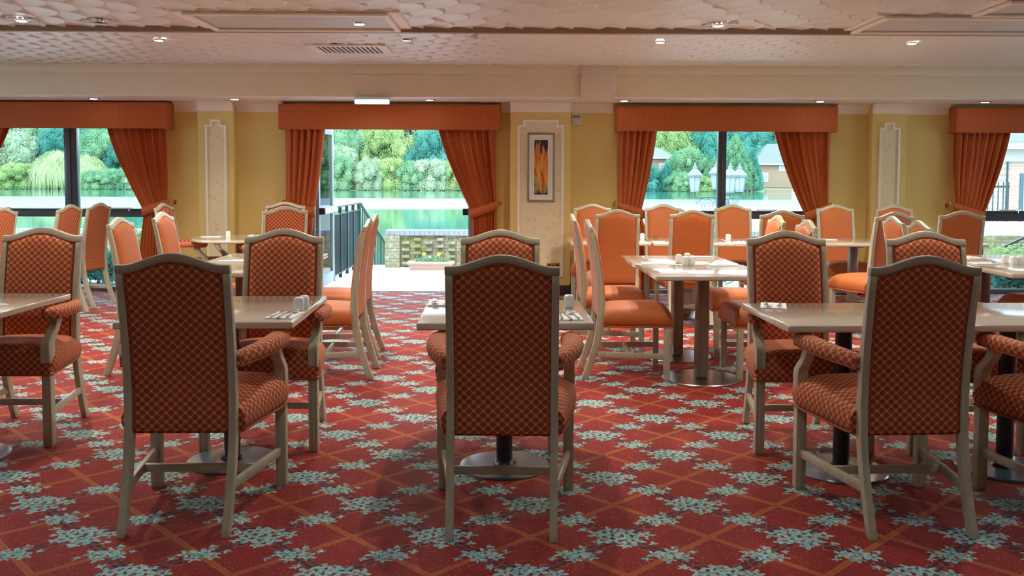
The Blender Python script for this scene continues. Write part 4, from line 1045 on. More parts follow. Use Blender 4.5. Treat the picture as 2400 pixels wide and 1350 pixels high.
def crown_mesh(name, seed, shape='round', quads=15000, leaf=0.3):
    rn = random.Random(seed); m = MB()
    lobes = []
    if shape == 'round':
        for k in range(46):
            a, e = rn.uniform(0, 2*PI), rn.uniform(-0.2, 1.2); rr = rn.uniform(0.55, 0.85)
            lobes.append((Vector((math.cos(a)*rr*math.cos(e), math.sin(a)*rr*math.cos(e), 0.45 + 0.46*math.sin(e))), rn.uniform(0.12, 0.28)))
        lobes.append((Vector((0, 0, 0.5)), 0.55)); lobes.append((Vector((0, 0, 0.15)), 0.6))
        for k in range(7): a = 2*PI*k/7; lobes.append((Vector((math.cos(a)*.55, math.sin(a)*.55, 0.15)), 0.36))
    elif shape == 'conifer':
        for k in range(22):
            h = k / 22; rr = (1 - h) * 0.55; a = k * 2.4; lobes.append((Vector((math.cos(a)*rr, math.sin(a)*rr, 0.05 + h*0.95)), 0.34 * (1 - h) + 0.08))
        for k in range(8): lobes.append((Vector((0, 0, k / 8)), 0.5 * (1 - k / 8.5)))
    vol = [r_ ** 2 for _, r_ in lobes]; tot = sum(vol)
    # inner body
    for c, r_ in lobes:
        P = []
        for i in range(7):
            th = PI * i / 6; row = []
            for j in range(9):
                ph = 2*PI*j/8; q = r_ * 0.66
                row.append((c.x + q*math.sin(th)*math.cos(ph), c.y + q*math.sin(th)*math.sin(ph), max(0.0, c.z + q*math.cos(th))))
            P.append(row)
        m.grid(P)
    for c, r_ in lobes:
        for k in range(int(quads * r_ ** 2 / tot)):
            z = rn.uniform(-0.5, 1); t = rn.uniform(0, 2*PI); s = math.sqrt(1 - z*z) if abs(z) < 1 else 0
            d = Vector((s*math.cos(t), s*math.sin(t), z)); p = c + d * r_ * rn.uniform(0.86, 1.10)
            if p.z < 0: continue
            n = (d + Vector((rn.uniform(-.5,.5), rn.uniform(-.5,.5), rn.uniform(-.3,.5)))).normalized()
            a = n.orthogonal().normalized(); b = n.cross(a); L = leaf * 0.1 * rn.uniform(0.6, 1.3)
            if shape == 'conifer': a = (d * 0.8 + Vector((0, 0, -0.2))).normalized(); b = a.cross(n).normalized(); L *= 1.1; m.add([p - b*L*.25, p + a*L*1.2, p + b*L*.25, p - a*L*.3], [(0, 1, 2, 3)]); continue
            m.add([p - a*L*.5, p + b*L*.42, p + a*L*.5, p - b*L*.42], [(0, 1, 2, 3)])
    return m
def willow_mesh(seed):
    rn = random.Random(seed); m = MB()
    for k in range(7000):
        a = rn.uniform(0, 2*PI); rr = math.sqrt(rn.uniform(0, 1)); x, y = math.cos(a)*rr, math.sin(a)*rr
        top = 0.98 * math.sqrt(max(0, 1 - rr*rr*0.80)) * (0.90 + 0.04*math.sin(5*a + 3*rr) + rn.uniform(-.06, .06)); L = rn.uniform(0.10, 0.42) * (0.4 + rr)
        z = top; px, pyy = x, y; w_ = rn.uniform(0.004, 0.010); nst = 4; P = []; bx = rn.uniform(-.03, .03)
        for i in range(nst + 1):
            w_ *= 1.0 if i < 3 else 0.5; P.append([(px - w_*math.sin(a), pyy + w_*math.cos(a), max(0, z)), (px + w_*math.sin(a), pyy - w_*math.cos(a), max(0, z))])
            z -= L/nst; px += 0.02*math.cos(a) + bx*.3; pyy += 0.02*math.sin(a)
        m.grid(P)
    P = []
    for i in range(9):
        th = PI/2 * i/8; P.append([(0.66*math.sin(th)*math.cos(2*PI*j/16), 0.66*math.sin(th)*math.sin(2*PI*j/16), 0.1 + 0.60*math.cos(th)) for j in range(17)])
    return m.grid(P)
CROWN = {}
_cm = {}
def tree(kind, col, x, y, z, w_, h, label, cat='tree', group='trees on the far lake shore', trunk=0.12, hide=None):
    key = (kind, col)
    nm = {'round': 'broadleaf_tree', 'bush': 'lakeside_bush', 'conifer': 'conifer', 'willow': 'weeping_willow'}[kind.rstrip('0123456789')]
    r = thing(nm, (x, y, z), rz=(x * 12.9898) % 6.28, label=label, cat=cat, group=group)
    if key not in CROWN:
        if kind not in _cm:
            if kind == 'willow': _cm[kind] = willow_mesh(5)
            elif kind.startswith('conifer'): _cm[kind] = crown_mesh('c', 11, 'conifer', 11000, 0.6)
            else: _cm[kind] = crown_mesh('c', {'round0': 1, 'round1': 2, 'round2': 3, 'bush0': 4, 'bush1': 6}[kind], 'round', 26000, 0.33 if kind[0] == 'r' else 0.38)
        c = _cm[kind].build('crown', LEAF[col], r, fix=False); CROWN[key] = c
        t = MB().tube([(0, 0, -0.02), (0.01, 0, 0.1), (0, 0.01, 0.35)], [0.04, 0.03, 0.02], 8).build('trunk', M['bark'], r); CROWN[(key, 't')] = t
    else:
        c = CROWN[key].copy(); COL.objects.link(c); c.parent = r
        t = CROWN[(key, 't')].copy(); COL.objects.link(t); t.parent = r
    r.scale = (w_ / 2, w_ / 2, h)
    return r
ZL, YS = -1.5, 176.0
def concrete():
    N = NT('pale_paving'); v = N.co(); br = N.n('ShaderNodeTexBrick'); N.put(br.inputs['Vector'], v); br.offset = 0.0
    br.inputs['Scale'].default_value = 1.0; br.inputs['Brick Width'].default_value = 0.9; br.inputs['Row Height'].default_value = 0.6; br.inputs['Mortar Size'].default_value = 0.006
    br.inputs['Color1'].default_value = (0.66, 0.67, 0.66, 1); br.inputs['Color2'].default_value = (0.70, 0.71, 0.70, 1); br.inputs['Mortar'].default_value = (0.5, 0.52, 0.5, 1)
    return N.out(N.bsdf(N.mix(0.12, br.outputs[0], N.noise(v, 6, 4, out='Color')), 0.8))
M['paving'] = concrete()
struct(MB().bx(-9, 4.2, 11.121, 14.45, -0.12, -0.012).build('floor', M['paving']))
struct(MB().bx(-9, 8.5, 11.021, 11.12, -0.06, -0.001).build('floor', M['paving']))
struct(MB().bx(4.2, 14, 11.121, 14.45, -0.14, -0.05).build('floor', plain('planting_soil', (0.10, 0.08, 0.05), 0.9, noise=0.5, nscale=6)))
for xa_, xb_ in ((-22, XL - 0.15), (XR + 0.15, 22)):  # unseen paving added beside the room to bounce daylight onto the ceiling
    struct(MB().bx(xa_, xb_, -6, 10.9, -0.12, -0.012).build('floor', M['paving']))
# lake
def water():
    N = NT('lake_water'); v = N.co(); o = N.sep(v)
    far = N.noise(N.map(v, (0.010, 0.06, 1)), 1.0, 3); y = N.math('ADD', o[1], N.math('MULTIPLY', N.math('SUBTRACT', far, 0.5), 34))
    band = N.math('MULTIPLY', N.step(y, 76, 84), N.step(y, 122, 110))  # rippled band; its sky reflection is put into the paler colours below
    xr = N.step(N.math('ABSOLUTE', N.math('SUBTRACT', o[0], 40)), 10, 45)
    rip = N.noise(N.map(v, (0.9, 3.0, 1)), 1.4, 3)
    h = N.math('MULTIPLY', rip, band)
    col = N.mix(band, (0.05, 0.22, 0.15), (0.16, 0.23, 0.26))
    ro = N.math('ADD', 0.04, N.math('MULTIPLY', band, 0.30))
    sp = N.bsdf(col, ro, spec=0.9, normal=N.bump(rip, 0.05, 0.05))
    d = N.n('ShaderNodeBsdfDiffuse'); N.put(d.inputs[0], N.mix(N.step(N.noise(N.map(v, (0.5, 1.6, 1)), 2.0, 4, 0.7), 0.42, 0.60), (0.12, 0.17, 0.20), (0.24, 0.29, 0.31))); m = N.n('ShaderNodeMixShader')
    N.put(m.inputs[0], N.math('MULTIPLY', band, N.math('ADD', 0.55, N.math('MULTIPLY', rip, 0.4)))); N.t.links.new(sp, m.inputs[1]); N.t.links.new(d.outputs[0], m.inputs[2])
    return N.out(m.outputs[0])
w_ = MB().bx(-260, 260, 14.9, YS + 30, ZL - 0.2, ZL).build('lake', water()); w_['kind'] = 'structure'
M['grass'] = plain('far_bank_grass', (0.12, 0.24, 0.10), 0.9, noise=0.35, nscale=0.4)
HILL = ((0, 0), (4, 0.6), (32, 0.9), (44, 3.0), (90, 18), (150, 32))
def hill(Y):
    d = Y - YS
    for (a, b), (c, d2) in zip(HILL, HILL[1:]):
        if d <= c: return ZL - 0.4 + b + (d2 - b) * max(0, d - a) / (c - a)
    return 20
hb = MB().grid([[(x, YS + d_ + 3 * math.sin(x * .05), ZL - 0.4 + h_) for x in range(-240, 241, 12)] for d_, h_ in HILL]).build('hillside', M['grass'], smooth=True); hb['kind'] = 'structure'
# trees and bushes on the far shore, seen through each window
R = random.Random(21)
def px2x(px, Y): return (px - 1213.5) / F_PX * Y
def shore(px_list, win):
    cnt = {}
    for (px, wpx, top, kind, col, Y) in sorted(px_list, key=lambda q: q[0]):
        w2 = wpx / F_PX * Y; ztop = EYE + (412 - top) / F_PX * Y; zb = ZL if Y < 182 else hill(Y) - 0.1
        nm = {'lime': 'yellow-green', 'mint': 'fresh green', 'teal': 'dark blue-green', 'pale': 'pale green', 'willow': 'pale yellow'}[col]
        k_ = {'r': 'tree', 'b': 'bush', 'c': 'conifer', 'w': 'weeping willow'}[kind[0]]
        row = 0 if Y < 186 else (1 if Y < 208 else 2); dep = ('on the shore', 'rising behind the shore', 'in the back wood')[row]
        cnt[row] = cnt.get(row, 0) + 1; pos = ('first', 'second', 'third', 'fourth', 'fifth', 'sixth', 'seventh', 'eighth', 'ninth', 'tenth', 'eleventh', 'twelfth', 'thirteenth')[cnt[row] - 1]
        tree(kind, col, px2x(px, Y), Y, zb, w2, ztop - zb, '%s %s %s, %s from the left in the %s view' % (nm, k_, dep, pos, win), k_ if k_ in ('tree', 'bush') else 'tree')
shore([(-40, 150, 395, 'bush0', 'pale', 178), (45, 120, 390, 'bush1', 'lime', 178), (95, 90, 400, 'bush0', 'mint', 179), (140, 130, 352, 'willow', 'willow', 180), (205, 110, 362, 'willow', 'willow', 181), (235, 90, 405, 'bush1', 'mint', 177), (278, 90, 402, 'bush0', 'mint', 178), (330, 100, 400, 'bush1', 'pale', 178), (390, 120, 385, 'bush0', 'mint', 179),
       (20, 190, 315, 'round0', 'pale', 190), (150, 170, 300, 'round1', 'teal', 196), (240, 160, 320, 'round2', 'mint', 192), (320, 150, 330, 'round0', 'teal', 190), (-80, 180, 300, 'round2', 'mint', 196),
       (90, 220, 255, 'round2', 'mint', 212), (230, 210, 250, 'round0', 'mint', 214), (360, 220, 255, 'round1', 'mint', 214), (-40, 220, 250, 'round1', 'pale', 214)], 'left')
shore([(650, 130, 385, 'bush1', 'pale', 178), (735, 110, 392, 'bush1', 'mint', 178), (795, 100, 372, 'bush0', 'mint', 178), (800, 95, 350, 'bush1', 'pale', 183), (870, 90, 378, 'bush0', 'pale', 178), (918, 100, 376, 'bush1', 'lime', 179), (965, 90, 385, 'bush0', 'mint', 178), (1010, 110, 378, 'bush1', 'pale', 178), (1055, 90, 384, 'bush0', 'lime', 179), (1110, 110, 380, 'bush1', 'mint', 178), (1190, 120, 385, 'bush0', 'mint', 178),
       (790, 160, 312, 'round0', 'mint', 190), (905, 170, 300, 'round1', 'lime', 194), (1015, 150, 318, 'round2', 'teal', 190), (1100, 160, 305, 'round0', 'mint', 194), (680, 180, 310, 'round2', 'teal', 194), (1220, 180, 305, 'round1', 'lime', 194),
       (760, 220, 250, 'round1', 'teal', 212), (870, 220, 245, 'round2', 'mint', 214), (985, 220, 250, 'round0', 'pale', 213), (1090, 220, 248, 'round1', 'mint', 214), (1220, 240, 250, 'round2', 'teal', 214), (630, 220, 250, 'round0', 'mint', 214)], 'doorway')
shore([(1500, 110, 385, 'bush1', 'teal', 178), (1562, 60, 382, 'conifer', 'teal', 178), (1590, 75, 405, 'bush0', 'mint', 177), (1635, 80, 412, 'bush1', 'lime', 177), (1672, 80, 372, 'conifer', 'mint', 180), (1722, 110, 322, 'conifer', 'mint', 182), (1762, 60, 352, 'conifer', 'teal', 183), (1610, 110, 352, 'bush1', 'mint', 184),
       (1560, 150, 305, 'round1', 'lime', 206), (1660, 140, 310, 'round0', 'teal', 206), (1760, 150, 300, 'round2', 'teal', 212), (1850, 160, 320, 'round0', 'mint', 216), (1600, 220, 245, 'round2', 'lime', 222), (1710, 220, 240, 'round1', 'teal', 222), (1830, 220, 260, 'round0', 'mint', 222), (1950, 220, 260, 'round1', 'mint', 222), (1470, 220, 250, 'round0', 'mint', 214)], 'lantern window')
# houses across the water
M['brickred'] = plain('pale_brick_house', (0.27, 0.18, 0.13), 0.9, noise=0.12, nscale=3)
M['slate'] = plain('grey_roof_tiles', (0.13, 0.15, 0.17), 0.8, noise=0.12, nscale=2)
M['pane_dark'] = plain('far_window_pane', (0.25, 0.32, 0.36), 0.2)
M['upvc'] = plain('white_window_frame', (0.55, 0.58, 0.6), 0.5)
def house(x0, x1, y, zb, ze, zr, depth, label, wins, gable=False):
    r = thing('house', (x0, y, zb), label=label, cat='house', group='houses across the lake')
    W = x1 - x0; H = ze - zb
    MB().bx(0, W, 0, depth, 0, H).build('wall', M['brickred'], r)
    m = MB(); o = 0.5; hip = 0.0 if gable else depth * 0.4
    zt = zr - zb
    m.add([(-o, -o, H), (W + o, -o, H), (W + o, depth + o, H), (-o, depth + o, H), (hip, depth / 2, zt), (W - hip, depth / 2, zt)], [(0, 1, 5, 4), (1, 2, 5), (2, 3, 4, 5), (3, 0, 4), (0, 3, 2, 1)])
    m.build('roof', M['slate'], r)
    MB().bx(-o, W + o, -o - 0.1, -o, H - 0.25, H + 0.02).build('gutter', M['upvc'], r)
    for (wx, wz, ww, wh) in wins:
        f = MB().bx(wx - ww/2, wx + ww/2, -0.06, 0.02, wz - wh/2, wz + wh/2).build('window', M['upvc'], r)
        MB().bx(wx - ww/2 + .15, wx + ww/2 - .15, -0.09, -0.05, wz - wh/2 + .15, wz + wh/2 - .15).build('pane', M['pane_dark'], f)
    return r
house(51.2, 68, 200, -1.0, 4.15, 8.6, 9, 'brick house with grey roof across the water, right part of the lantern window', [(2.0, 2.2, 1.5, 2.0), (3.9 + 2, 4.3, 1.6, 1.4), (9, 4.2, 1.6, 1.4), (9, 1.8, 1.6, 1.8)])
house(24.0, 31.5, 187, -1.1, 5.2, 7.4, 8, 'house end with grey roof across the water at the left of the lantern window', [(5.0, 4.3, 1.2, 1.6), (2.0, 4.3, 1.2, 1.6)])
# low quay wall, jetty and boat
tag(MB().bx(46, 90, 171.5, 173, ZL - 0.1, ZL + 0.55).build('quay_wall', M['brickred']), 'low pale quay wall across the water below the brick house', 'wall')
j = thing('jetty', (40.2, 166, ZL), label='small dark jetty on posts across the water beside the conifer', cat='jetty')
MB().bx(0, 2.4, 0, 1.2, 0.62, 0.72).build('deck', M['bark'], j)
for k in range(4):
    for yy in (0.05, 1.05): MB().bx(0.1 + k * .7, 0.2 + k * .7, yy, yy + 0.10, 0, 0.62).build('post', M['bark'], j)
b = thing('boat', (41.5, 140, ZL), label='long pale boat moored across the water', cat='boat')
rs = []
for k in range(13):
    t = k / 12; x = 9 * t; hw_ = 1.0 * math.sin(PI * (0.06 + 0.88 * t)) ** 0.6; zt = 0.42 + 0.2 * (2 * t - 1) ** 2
    rs.append([(x, -hw_, zt), (x, -hw_ * .6, -0.05), (x, hw_ * .6, -0.05), (x, hw_, zt)])
MB().rings(rs).build('hull', plain('pale_boat_paint', (0.72, 0.76, 0.78), 0.5), b, smooth=True, ang=40)
MB().bx(2.0, 7, -0.6, 0.6, 0.35, 0.62).build('cover', plain('boat_cover', (0.55, 0.62, 0.66), 0.6), b, bevel=0.05)
# brick garden wall with projecting bricks
def bricks():
    N = NT('mossy_garden_brick'); v = N.co(); o = N.sep(v); uvw = N.comb(o[0], o[2])
    br = N.n('ShaderNodeTexBrick'); N.put(br.inputs['Vector'], uvw); br.inputs['Scale'].default_value = 1.0
    br.inputs['Brick Width'].default_value = 0.235; br.inputs['Row Height'].default_value = 0.05; br.inputs['Mortar Size'].default_value = 0.005; br.offset = 0.5
    br.inputs['Color1'].default_value = (0.24, 0.20, 0.12, 1); br.inputs['Color2'].default_value = (0.30, 0.28, 0.19, 1); br.inputs['Mortar'].default_value = (0.14, 0.14, 0.09, 1)
    moss = N.step(N.noise(v, 3.5, 4, .6), 0.45, 0.62); c = N.mix(N.math('MULTIPLY', moss, 0.6), br.outputs[0], (0.22, 0.25, 0.06))
    c = N.mix(N.math('MULTIPLY', N.step(N.noise(v, 16, 3), 0.52, 0.64), 0.5), c, (0.42, 0.44, 0.42))
    return N.out(N.bsdf(c, 0.9, normal=N.bump(N.noise(v, 40), 0.3, 0.01)))
M['gbrick'] = bricks()
M['coping'] = plain('blue_grey_coping_brick', (0.24, 0.28, 0.32), 0.8, noise=0.2, nscale=14)
def gwall(x0, x1, label, panels, pillars):
    r = thing('garden_wall', (0, 14.1, -0.02), label=label, cat='wall', group='brick walls round the terrace')
    MB().bx(x0, x1, 0, 0.22, 0, 0.50).build('brickwork', M['gbrick'], r)
    m = MB(); n = int((x1 - x0) / 0.075)
    for k in range(n): m.bx(x0 + k * 0.075, x0 + k * 0.075 + 0.071, -0.05, 0.27, 0.50, 0.572)
    m.build('coping', M['coping'], r)
    for a, b_ in pillars: MB().bx(a, b_, -0.07, -0.001, 0, 0.50).build('pillar', M['gbrick'], r)
    m = MB()
    for a, b_ in panels:
        nx = int((b_ - a) / 0.175)
        for row in range(8):
            for k in range(nx):
                if (k + row) % 2 == 0: m.bx(a + k * 0.175 + 0.02, a + k * 0.175 + 0.125, -0.05, -0.001, 0.055 + row * 0.052, 0.055 + row * 0.052 + 0.045)
    if m.v: m.build('projecting_bricks', M['gbrick'], r)
    return r
gwall(-2.02, 4.5, 'low mossy brick wall with projecting bricks across the terrace, behind the flower trough', [(-1.78, -0.7), (-0.35, 0.8), (1.2, 2.3)], [(-2.02, -1.80), (-0.62, -0.40), (0.9, 1.12)])
gwall(-9.0, -2.62, 'low brick wall seen behind the glass door and the left window', [(-6.4, -5.2), (-4.9, -3.6)], [(-2.9, -2.62), (-5.15, -4.93)])
# flower trough
t = thing('flower_trough', (-1.30, 13.78, -0.011), label='pale terracotta flower trough with yellow and red flowers before the brick wall', cat='planter')
tc_ = plain('pale_terracotta', (0.46, 0.30, 0.24), 0.8)
m = MB(); m.rings([[(-.30, -.09, 0), (.30, -.09, 0), (.30, .09, 0), (-.30, .09, 0)], [(-.33, -.115, .09), (.33, -.115, .09), (.33, .115, .09), (-.33, .115, .09)]]); m.bx(-.345, .345, -.13, .13, .088, .12)
m.build('trough', tc_, t, bevel=0.004)
m = MB(); rn = random.Random(4)
for k in range(420):
    x, y, z = rn.uniform(-.22, .28), rn.uniform(-.1, .1), 0.12 + abs(rn.gauss(0, .04)); a = Vector((rn.uniform(-1,1), rn.uniform(-1,1), rn.uniform(0,1))).normalized() * .022; b2 = a.orthogonal().normalized() * .008; p = Vector((x, y, z))
    m.add([p - a, p + b2, p + a, p - b2], [(0,1,2,3)])
m.build('foliage', LEAF['mint'], t, fix=False)
for (x, z, c, r_) in ((-.10, .235, (0.85, 0.75, 0.05), .026), (.12, .225, (0.85, 0.72, 0.05), .028), (.215, .195, (0.75, 0.12, 0.06), .022), (-.01, .19, (0.85, 0.85, 0.85), .02), (.21, .235, (0.7, .3, .05), .012)):
    f = MB(); 
    for k in range(12):
        a = 2*PI*k/12; f.add([(x, -.02, z), (x + r_*math.cos(a-.25), -.03, z + r_*math.sin(a-.25)*.8), (x + r_*1.1*math.cos(a), -.035, z + r_*1.1*math.sin(a)*.8), (x + r_*math.cos(a+.25), -.03, z + r_*math.sin(a+.25)*.8)], [(0,1,2,3)])
    f.tube([(x, -.02, z), (x, 0, .12)], .003, 5); f.build('flower', plain('petal', c, 0.7), t)
# terrace railing and stair railing
M['iron'] = plain('dark_green_iron', (0.012, 0.03, 0.036), 0.4)
r = thing('railing', (-2.44, 12.2, -0.011), label='dark metal railing along the left side of the terrace', cat='railing', group='terrace railings')
m = MB(); m.bx(-.02, .02, 0, 2.0, 0.965, 0.985); m.bx(-.015, .015, 0, 2.0, 0.865, 0.885); m.bx(-.015, .015, 0, 2.0, 0.06, 0.08); m.build('rails', M['iron'], r)
for k in range(5): MB().bx(-.02, .02, k * .495 - .02, k * .495 + .02, 0, 0.965).build('post', M['iron'], r)
for k in range(41):
    if k % 10: MB().bx(-.007, .007, k * .0495 - .007, k * .0495 + .007, 0.08, 0.865).build('baluster', M['iron'], r)
r = thing('railing', (-2.44, 14.35, -0.1), label='dark stair railing running down towards the lake from the terrace', cat='railing', group='terrace railings')
m = MB()
for z in (1.05, 0.16): m.bar((0, 0, z), (0.10, 2.6, z - 0.95), .03, .03)
m.build('rails', M['iron'], r)
for k in range(20): y = k * .135; MB().bx(-.008 + .1 * y / 2.6, .008 + .1 * y / 2.6, y - .008, y + .008, 0.16 - y * .365, 1.05 - y * .365).build('baluster', M['iron'], r)
st = thing('garden_steps', (-2.32, 14.46, -1.5), label='pale steps going down from the terrace to the lake', cat='steps')
for k in range(6): MB().bx(-.28, .28, k * .3, k * .3 + .3, 0, 1.30 - k * .22).build('step', M['paving'], st)
tag(MB().bx(-9, -2.62, 14.451, 14.9, -1.6, -0.02).bx(-2.02, 14, 14.451, 14.9, -1.6, -0.02).build('retaining_wall', M['gbrick']), 'brick retaining wall below the terrace edge at the lake', 'wall')
# lamp post with four lanterns
lp = thing('lamp_post', (3.517, 16.0, -1.5), label='ornate iron lamp post with four glass lanterns outside the right window', cat='lamp post')
S = 16.0 / 17.0
LI = plain('lantern_iron', (0.10, 0.16, 0.19), 0.4); LR = plain('lantern_roof_copper', (0.20, 0.26, 0.30), 0.4)
MB().lathe([(0.16, 0), (0.16, .12), (0.10, .2), (0.07, .5), (0.05, .6), (0.045, 2.3), (0.06, 2.36), (0.04, 2.45), (0.03, 2.66), (0.012, 2.72), (0.001, 2.74)], n=24).build('post', LI, lp, smooth=True)
lg = NT('frosted_lantern_glass'); LG = lg.out(lg.bsdf((0.38, 0.48, 0.52), 0.35, spec=0.5))
for ai, (ang_, L, zb) in enumerate(((181, 0.467, 2.62), (35, 0.45, 2.62), (-85, 0.45, 2.62), (90, 0.45, 2.66))):
    a = math.radians(ang_); dx_, dy_ = math.cos(a), math.sin(a)
    arm = MB(); arm.tube([(0.03*dx_, 0.03*dy_, 2.53), (L*dx_, L*dy_, 2.53)], .012, 8)
    arm.tube([(L*dx_, L*dy_, 2.51), (L*dx_, L*dy_, zb + .02)], .016, 8)
    for (cx_, R0, tw) in ((0.5, .12, 2.3), (0.85, .055, 1.8), (0.18, .06, 1.8)):
        pts = []
        for k in range(34): t_ = k / 33; rr = R0 * (1 - .85 * t_); th = -PI * .5 + tw * 2 * PI * t_; q = L * cx_ + rr * math.cos(th); pts.append((q * dx_, q * dy_, 2.52 - R0 * 1.05 + rr * math.sin(th)))
        arm.tube(pts, .006, 5)
    arm.build('scroll_arm', LI, lp)
    c = (L*dx_, L*dy_); sc_ = S
    ln = thing('x', (0, 0, 0)); bpy.data.objects.remove(ln)
    def ring6(rr, z, n=6): return [(c[0] + rr*math.cos(2*PI*k/n + .3), c[1] + rr*math.sin(2*PI*k/n + .3), z) for k in range(n)]
    body = MB().rings([ring6(.075, zb + .03), ring6(.118, zb + .27)]).build('lantern_glass', LG, lp)
    fr = MB(); fr.rings([ring6(.085, zb), ring6(.085, zb + .03)]); fr.rings([ring6(.145, zb + .265), ring6(.150, zb + .30), ring6(.085, zb + .36), ring6(.045, zb + .40), ring6(.05, zb + .43), ring6(.02, zb + .45), ring6(.022, zb + .475), ring6(.004, zb + .50)])
    for k in range(6):
        t_ = 2*PI*k/6 + .3; fr.bar((c[0] + .080*math.cos(t_), c[1] + .080*math.sin(t_), zb + .02), (c[0] + .124*math.cos(t_), c[1] + .124*math.sin(t_), zb + .28), .008, .008)
    fr.build('lantern_frame', LR, body)
# right-hand building, fence, stair rail and hedge
r = thing('brick_building', (12.6, 24, -1.5), label='pinkish brick building with tiled roof outside the far right window', cat='building')
bb = NT('pink_brickwork'); v = bb.co(); o_ = bb.sep(v); br = bb.n('ShaderNodeTexBrick'); bb.put(br.inputs['Vector'], bb.comb(o_[0], o_[2])); br.inputs['Scale'].default_value = 1; br.inputs['Brick Width'].default_value = .23; br.inputs['Row Height'].default_value = .075; br.inputs['Mortar Size'].default_value = .008
br.inputs['Color1'].default_value = (.32, .21, .16, 1); br.inputs['Color2'].default_value = (.36, .25, .20, 1); br.inputs['Mortar'].default_value = (.36, .34, .31, 1); PB = bb.out(bb.bsdf(br.outputs[0], .9))
MB().bx(0.12, 9, 0, 6, 0, 3.6).build('wall', PB, r)
MB().bx(-0.35, 9, -0.3, 0.0, 3.62, 3.82).bx(-0.1, 9, -0.06, 0.0, 3.3, 3.62).build('fascia', plain('pale_fascia', (0.32, 0.30, 0.27), 0.7), r)
m = MB().grid([[(x, y, z) for x in (-0.4, 9)] for y, z in ((-0.35, 3.83), (3, 5.6))]); m.build('roof', M['slate'], r)
f = MB().bx(0.42, 1.8, -0.03, 0.02, 1.2, 3.0).build('window', plain('dark_teal_window_frame', (0.03, 0.09, 0.11), 0.4), r); MB().bx(0.5, 1.7, -0.05, -0.02, 1.3, 2.9).build('pane', M['pane_dark'], f)
MB().tube([(0.06, -0.05, 3.3), (0.06, -0.05, 0)], .03, 8).build('drainpipe', M['iron'], r)
r = thing('outbuilding', (15.0, 32, -1.5), label='grey rendered outbuilding with a blue glazed band, seen left of the brick building', cat='building')
MB().bx(-1.5, 5, 0, 3, 0, 2.8).build('wall', plain('grey_render', (0.27, 0.33, 0.36), 0.8), r)
MB().add([(-1.7, -.2, 2.8), (5, -.2, 3.9), (5, 3.2, 3.9), (-1.7, 3.2, 2.8), (-1.7, -.2, 2.7), (5, -.2, 3.8), (5, 3.2, 3.8), (-1.7, 3.2, 2.7)], [(0,1,2,3),(7,6,5,4),(0,4,5,1),(1,5,6,2),(2,6,7,3),(3,7,4,0)]).build('roof', M['upvc'], r)
f = MB().bx(-0.6, 2.6, -0.05, 0.01, 2.0, 2.6).build('window', plain('blue_window_frame', (0.05, 0.16, 0.24), 0.4), r); MB().bx(-0.5, 2.5, -0.07, -0.04, 2.08, 2.5).build('pane', plain('blue_pane', (0.25, 0.42, 0.50), 0.2), f)
r = thing('yard_fence', (8.95, 18, -0.55), label='black vertical bar fence outside the far right window', cat='fence')
MB().bx(-0.2, 0.62, -.01, .01, 0.05, 0.08).bx(-0.2, 0.62, -.01, .01, 1.74, 1.78).build('rails', M['iron'], r)
for k in range(9): MB().bx(-.2 + k * .1 - .008, -.2 + k * .1 + .008, -.008, .008, 0, 1.85).build('bar', M['iron'], r)
struct(MB().bx(4.6, 24, 14.95, 60, -1.6, -0.55).build('terrain', plain('pale_yard_concrete', (0.46, 0.49, 0.49), 0.8, noise=0.1, nscale=2)))
tag(MB().bx(7.0, 14, 15.9, 16.1, -0.549, 0.62).build('yard_wall', plain('white_rendered_wall', (0.46, 0.50, 0.50), 0.8)), 'white rendered yard wall seen low through the far right window', 'wall')
tag(MB().bx(5.6, 14, 14.1, 14.3, -0.049, 0.50).build('garden_wall', M['gbrick']), 'grey brick wall behind the hedge outside the far right window', 'wall', 'brick walls round the terrace')
r = thing('stair_handrail', (7.25, 13.7, -0.05), label='metal handrail rising to the right behind the hedge, far right window', cat='railing')
m = MB(); m.bar((0, 0, .42), (1.9, 0, 1.30), .035, .035); m.bar((0, 0, .32), (1.9, 0, 1.20), .02, .02); m.tube([(0, 0, .42), (-.06, 0, .36), (-.06, 0, .2)], .016, 6); m.build('handrail', M['iron'], r)
for k in range(16): x = .06 + k * .12; MB().bx(x - .008, x + .008, -.008, .008, 0, .40 + x * .463).build('baluster', M['iron'], r)
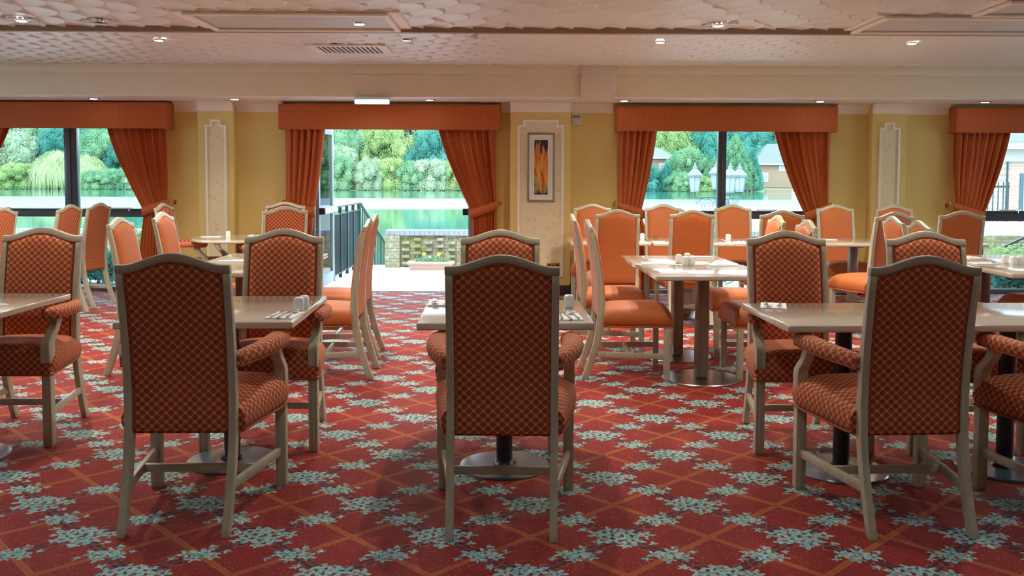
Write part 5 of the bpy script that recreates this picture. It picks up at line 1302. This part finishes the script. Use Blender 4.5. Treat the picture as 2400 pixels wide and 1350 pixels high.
def plant(name, x, y, z, w_, d, h, n, col, label, leaf=(.05, .014), cat='shrub', seed=1, up=0.5, group=None):
    rn = random.Random(seed); m = MB()
    for k in range(n):
        px_, py_ = rn.uniform(-w_/2, w_/2), rn.uniform(-d/2, d/2); hh = h * (1 - 0.35 * rn.random()); zz = rn.uniform(0.05, hh)
        p = Vector((px_, py_, zz)); a = Vector((rn.uniform(-1,1), rn.uniform(-1,1), rn.uniform(-.2, 1.2) * up * 2)).normalized() * leaf[0] * rn.uniform(.6, 1.3)
        b = a.orthogonal(); b = (b + a.cross(b) * rn.uniform(-1, 1)).normalized() * leaf[1]
        m.add([p - a*.8, p - b + a*.1, p + a, p + b + a*.1], [(0,1,2,3)])
    r = thing(name, (x, y, z), label=label, cat=cat, group=group)
    m.build('leaves', LEAF[col], r, fix=False)
    s = MB()
    for k in range(14):
        a, b = rn.uniform(-w_*.4, w_*.4), rn.uniform(-d*.4, d*.4); s.tube([(a*.7, b*.7, 0), (a, b, h*.7)], .006, 5)
    s.build('stems', M['bark'], r)
    return r
plant('hedge', 8.2, 12.6, -0.05, 4.6, 0.8, 0.55, 14000, 'lime', 'bright clipped hedge below the stair handrail, far right window', leaf=(.028, .012), cat='hedge', seed=2)
plant('flower_bed_plant', 6.6, 11.75, -0.05, 1.2, 0.5, 0.42, 1300, 'teal', 'broad-leaved plants behind the low pane at the far right', leaf=(.06, .024), seed=3)
plant('flower_bed_plant', 1.9, 11.75, -0.012, 1.6, 0.5, 0.50, 1600, 'mint', 'strap-leaved plants outside the low pane under the lantern window', leaf=(.09, .010), seed=4, up=.8)
plant('garden_shrub', 3.35, 12.0, -0.012, 1.0, 0.6, 0.42, 600, 'mint', 'small shrub outside the low pane at the right of the lantern window', leaf=(.07, .02), seed=5)
plant('garden_shrub', -4.55, 11.95, -0.012, 0.75, 0.55, 0.78, 3000, 'lime', 'leafy shrub outside the left window beside the tied curtain', leaf=(.04, .014), seed=6)
plant('garden_shrub', -5.4, 11.85, -0.012, 0.8, 0.5, 0.46, 1600, 'teal', 'low shrub outside the left window behind the chair legs', leaf=(.055, .018), seed=7)
plant('garden_shrub', -2.62, 12.75, -0.012, 0.30, 0.9, 0.52, 260, 'lime', 'sprouting plant growing through the terrace railing', leaf=(.05, .018), seed=8)
m = MB()
r = thing('picket_fence', (6.5, 12.1, -0.05), label='pale low wooden pickets behind the low pane at the far right', cat='fence')
for k in range(9): MB().bx(-.9 + k*.24, -.9 + k*.24 + .10, -.01, .01, 0, .42).build('picket', plain('grey_picket_wood', (.62, .60, .52), .8) if k == 0 else bpy.data.materials['grey_picket_wood'], r)
MB().bx(-.95, 1.2, .011, .03, .26, .32).build('rail', bpy.data.materials['grey_picket_wood'], r)
